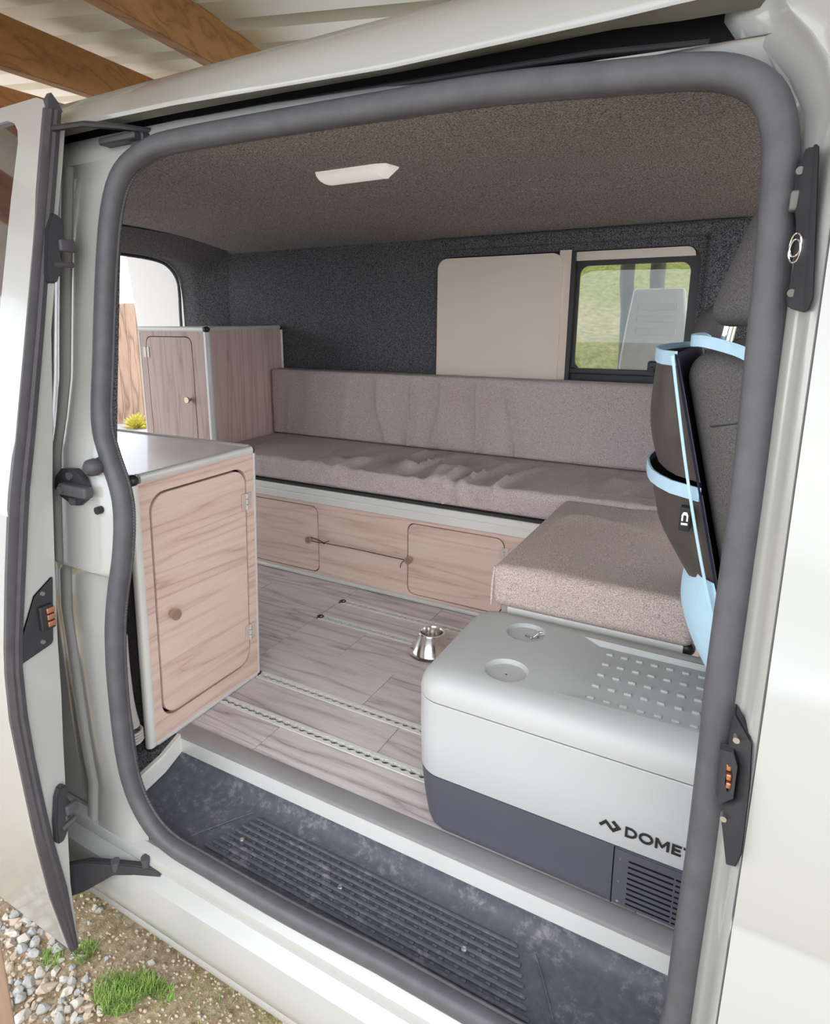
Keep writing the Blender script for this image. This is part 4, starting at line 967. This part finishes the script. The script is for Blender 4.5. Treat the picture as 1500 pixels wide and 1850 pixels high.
# pebbles, gravel, grass -----------------------------------------------------
gz = lambda x, y: -.55+.004
protos = []
for k in range(6):
    q = G(); q.blob((0, 0, 0), 1, .74, .5, k+1, .75, 2, 1.1); o = q.obj('pebble', ('stone', 'stone2', 'stone3')[k % 3], None, 22); protos.append(o)
cnt = 0; used = [False]*6
def inframe_pebble():
    # stones lie thickest left of the door's lower corner
    x = random.uniform(-.42, .10); y = random.uniform(-.52, -.10)
    return x, y
tries = 0; spots = []
while cnt < 290 and tries < 9000:
    tries += 1; x, y = inframe_pebble()
    dens = min(1, max(.03, ((-.075-x*.40)-(y+.19))/.08))
    if random.random() > dens: continue
    s_ = random.uniform(.0065, .021)*(1 if dens > .5 else .6)
    if any((x-a)**2+(y-b)**2 < (.66*(s_+c))**2 for a, b, c in spots): continue
    spots.append((x, y, s_)); k = cnt % 6
    if not used[k]: o = protos[k]; used[k] = True
    else: o = protos[k].copy(); link(o)
    o.location = (x, y, -.552+s_*.33); o.scale = (s_, s_, s_); o.rotation_euler = (random.uniform(-.3, .3), random.uniform(-.3, .3), random.uniform(0, 6.28))
    tag(o, ('small pale cream river stone', 'small blue-grey river stone', 'small tan river stone')[k % 3]+' lying on the gravel below the sliding door', 'stone', 'river stones on the ground'); cnt += 1
g = G()
for k in range(2600):
    x = random.uniform(-.5, .75); y = random.uniform(-.5, .1); s_ = random.uniform(.0025, .0065)
    bmesh.ops.create_icosphere(g.bm, subdivisions=1, radius=s_, matrix=Matrix.Translation((x, y, -.549)) @ Matrix.Diagonal((1, random.uniform(.6, 1), .6, 1)))
tag(g.obj('gravel', 'stone3', None, 0, False), 'fine tan gravel scattered over the soil beside the van', 'gravel', None, 'stuff')
def tuft(c, rad, n, hmax, name, label, mat='leaf'):
    g = G()
    for k in range(n):
        a = random.uniform(0, 2*PI); r = rad*math.sqrt(random.random()); x = c[0]+r*math.cos(a)*c[2]; y = c[1]+r*math.sin(a)*c[3]
        L = hmax*random.uniform(.5, 1); az = random.uniform(0, 2*PI); tl = random.uniform(.2, 1.0)
        d = Vector((math.cos(az)*tl, math.sin(az)*tl, 1)).normalized(); b = Vector((x, y, -.553)); s_ = Vector((-math.sin(az), math.cos(az), 0))*.0011
        m_ = b+d*L*.6; e = b+d*L+Vector((math.cos(az), math.sin(az), -.5))*L*.18
        g.face([g.v(b-s_), g.v(b+s_), g.v(m_+s_*.8), g.v(m_-s_*.8)]); g.face([g.v(m_-s_*.8), g.v(m_+s_*.8), g.v(e)])
    tag(g.obj(name, mat, None, 0, False), label, 'grass', None, 'stuff')
tuft((.035, -.235, 1.2, .9), .05, 620, .040, 'grass_tuft', 'largest green grass tuft on the gravel below the sill')
tuft((.075, -.185, 1.3, .7), .03, 320, .036, 'grass_tuft', 'narrow grass tuft behind the largest one, towards the sill')
tuft((.125, -.175, 1.5, .7), .028, 200, .03, 'grass_tuft', 'small grass tuft right of the largest one, nearer the sill')
tuft((-.13, -.205, 1, 1), .03, 200, .032, 'grass_tuft', 'grass tuft just under the tip of the sliding door')
tuft((-.19, -.26, 1, 1), .03, 160, .028, 'grass_tuft', 'grass tuft left of the tip of the sliding door among the stones')
tuft((.30, -.12, 1.4, .6), .12, 260, .018, 'grass_tuft', 'sparse short grass along the ground under the sill')
tuft((.1, -.2, 3, 1.2), .15, 140, .02, 'dry_grass', 'scattered dry straw blades on the gravel', 'straw')
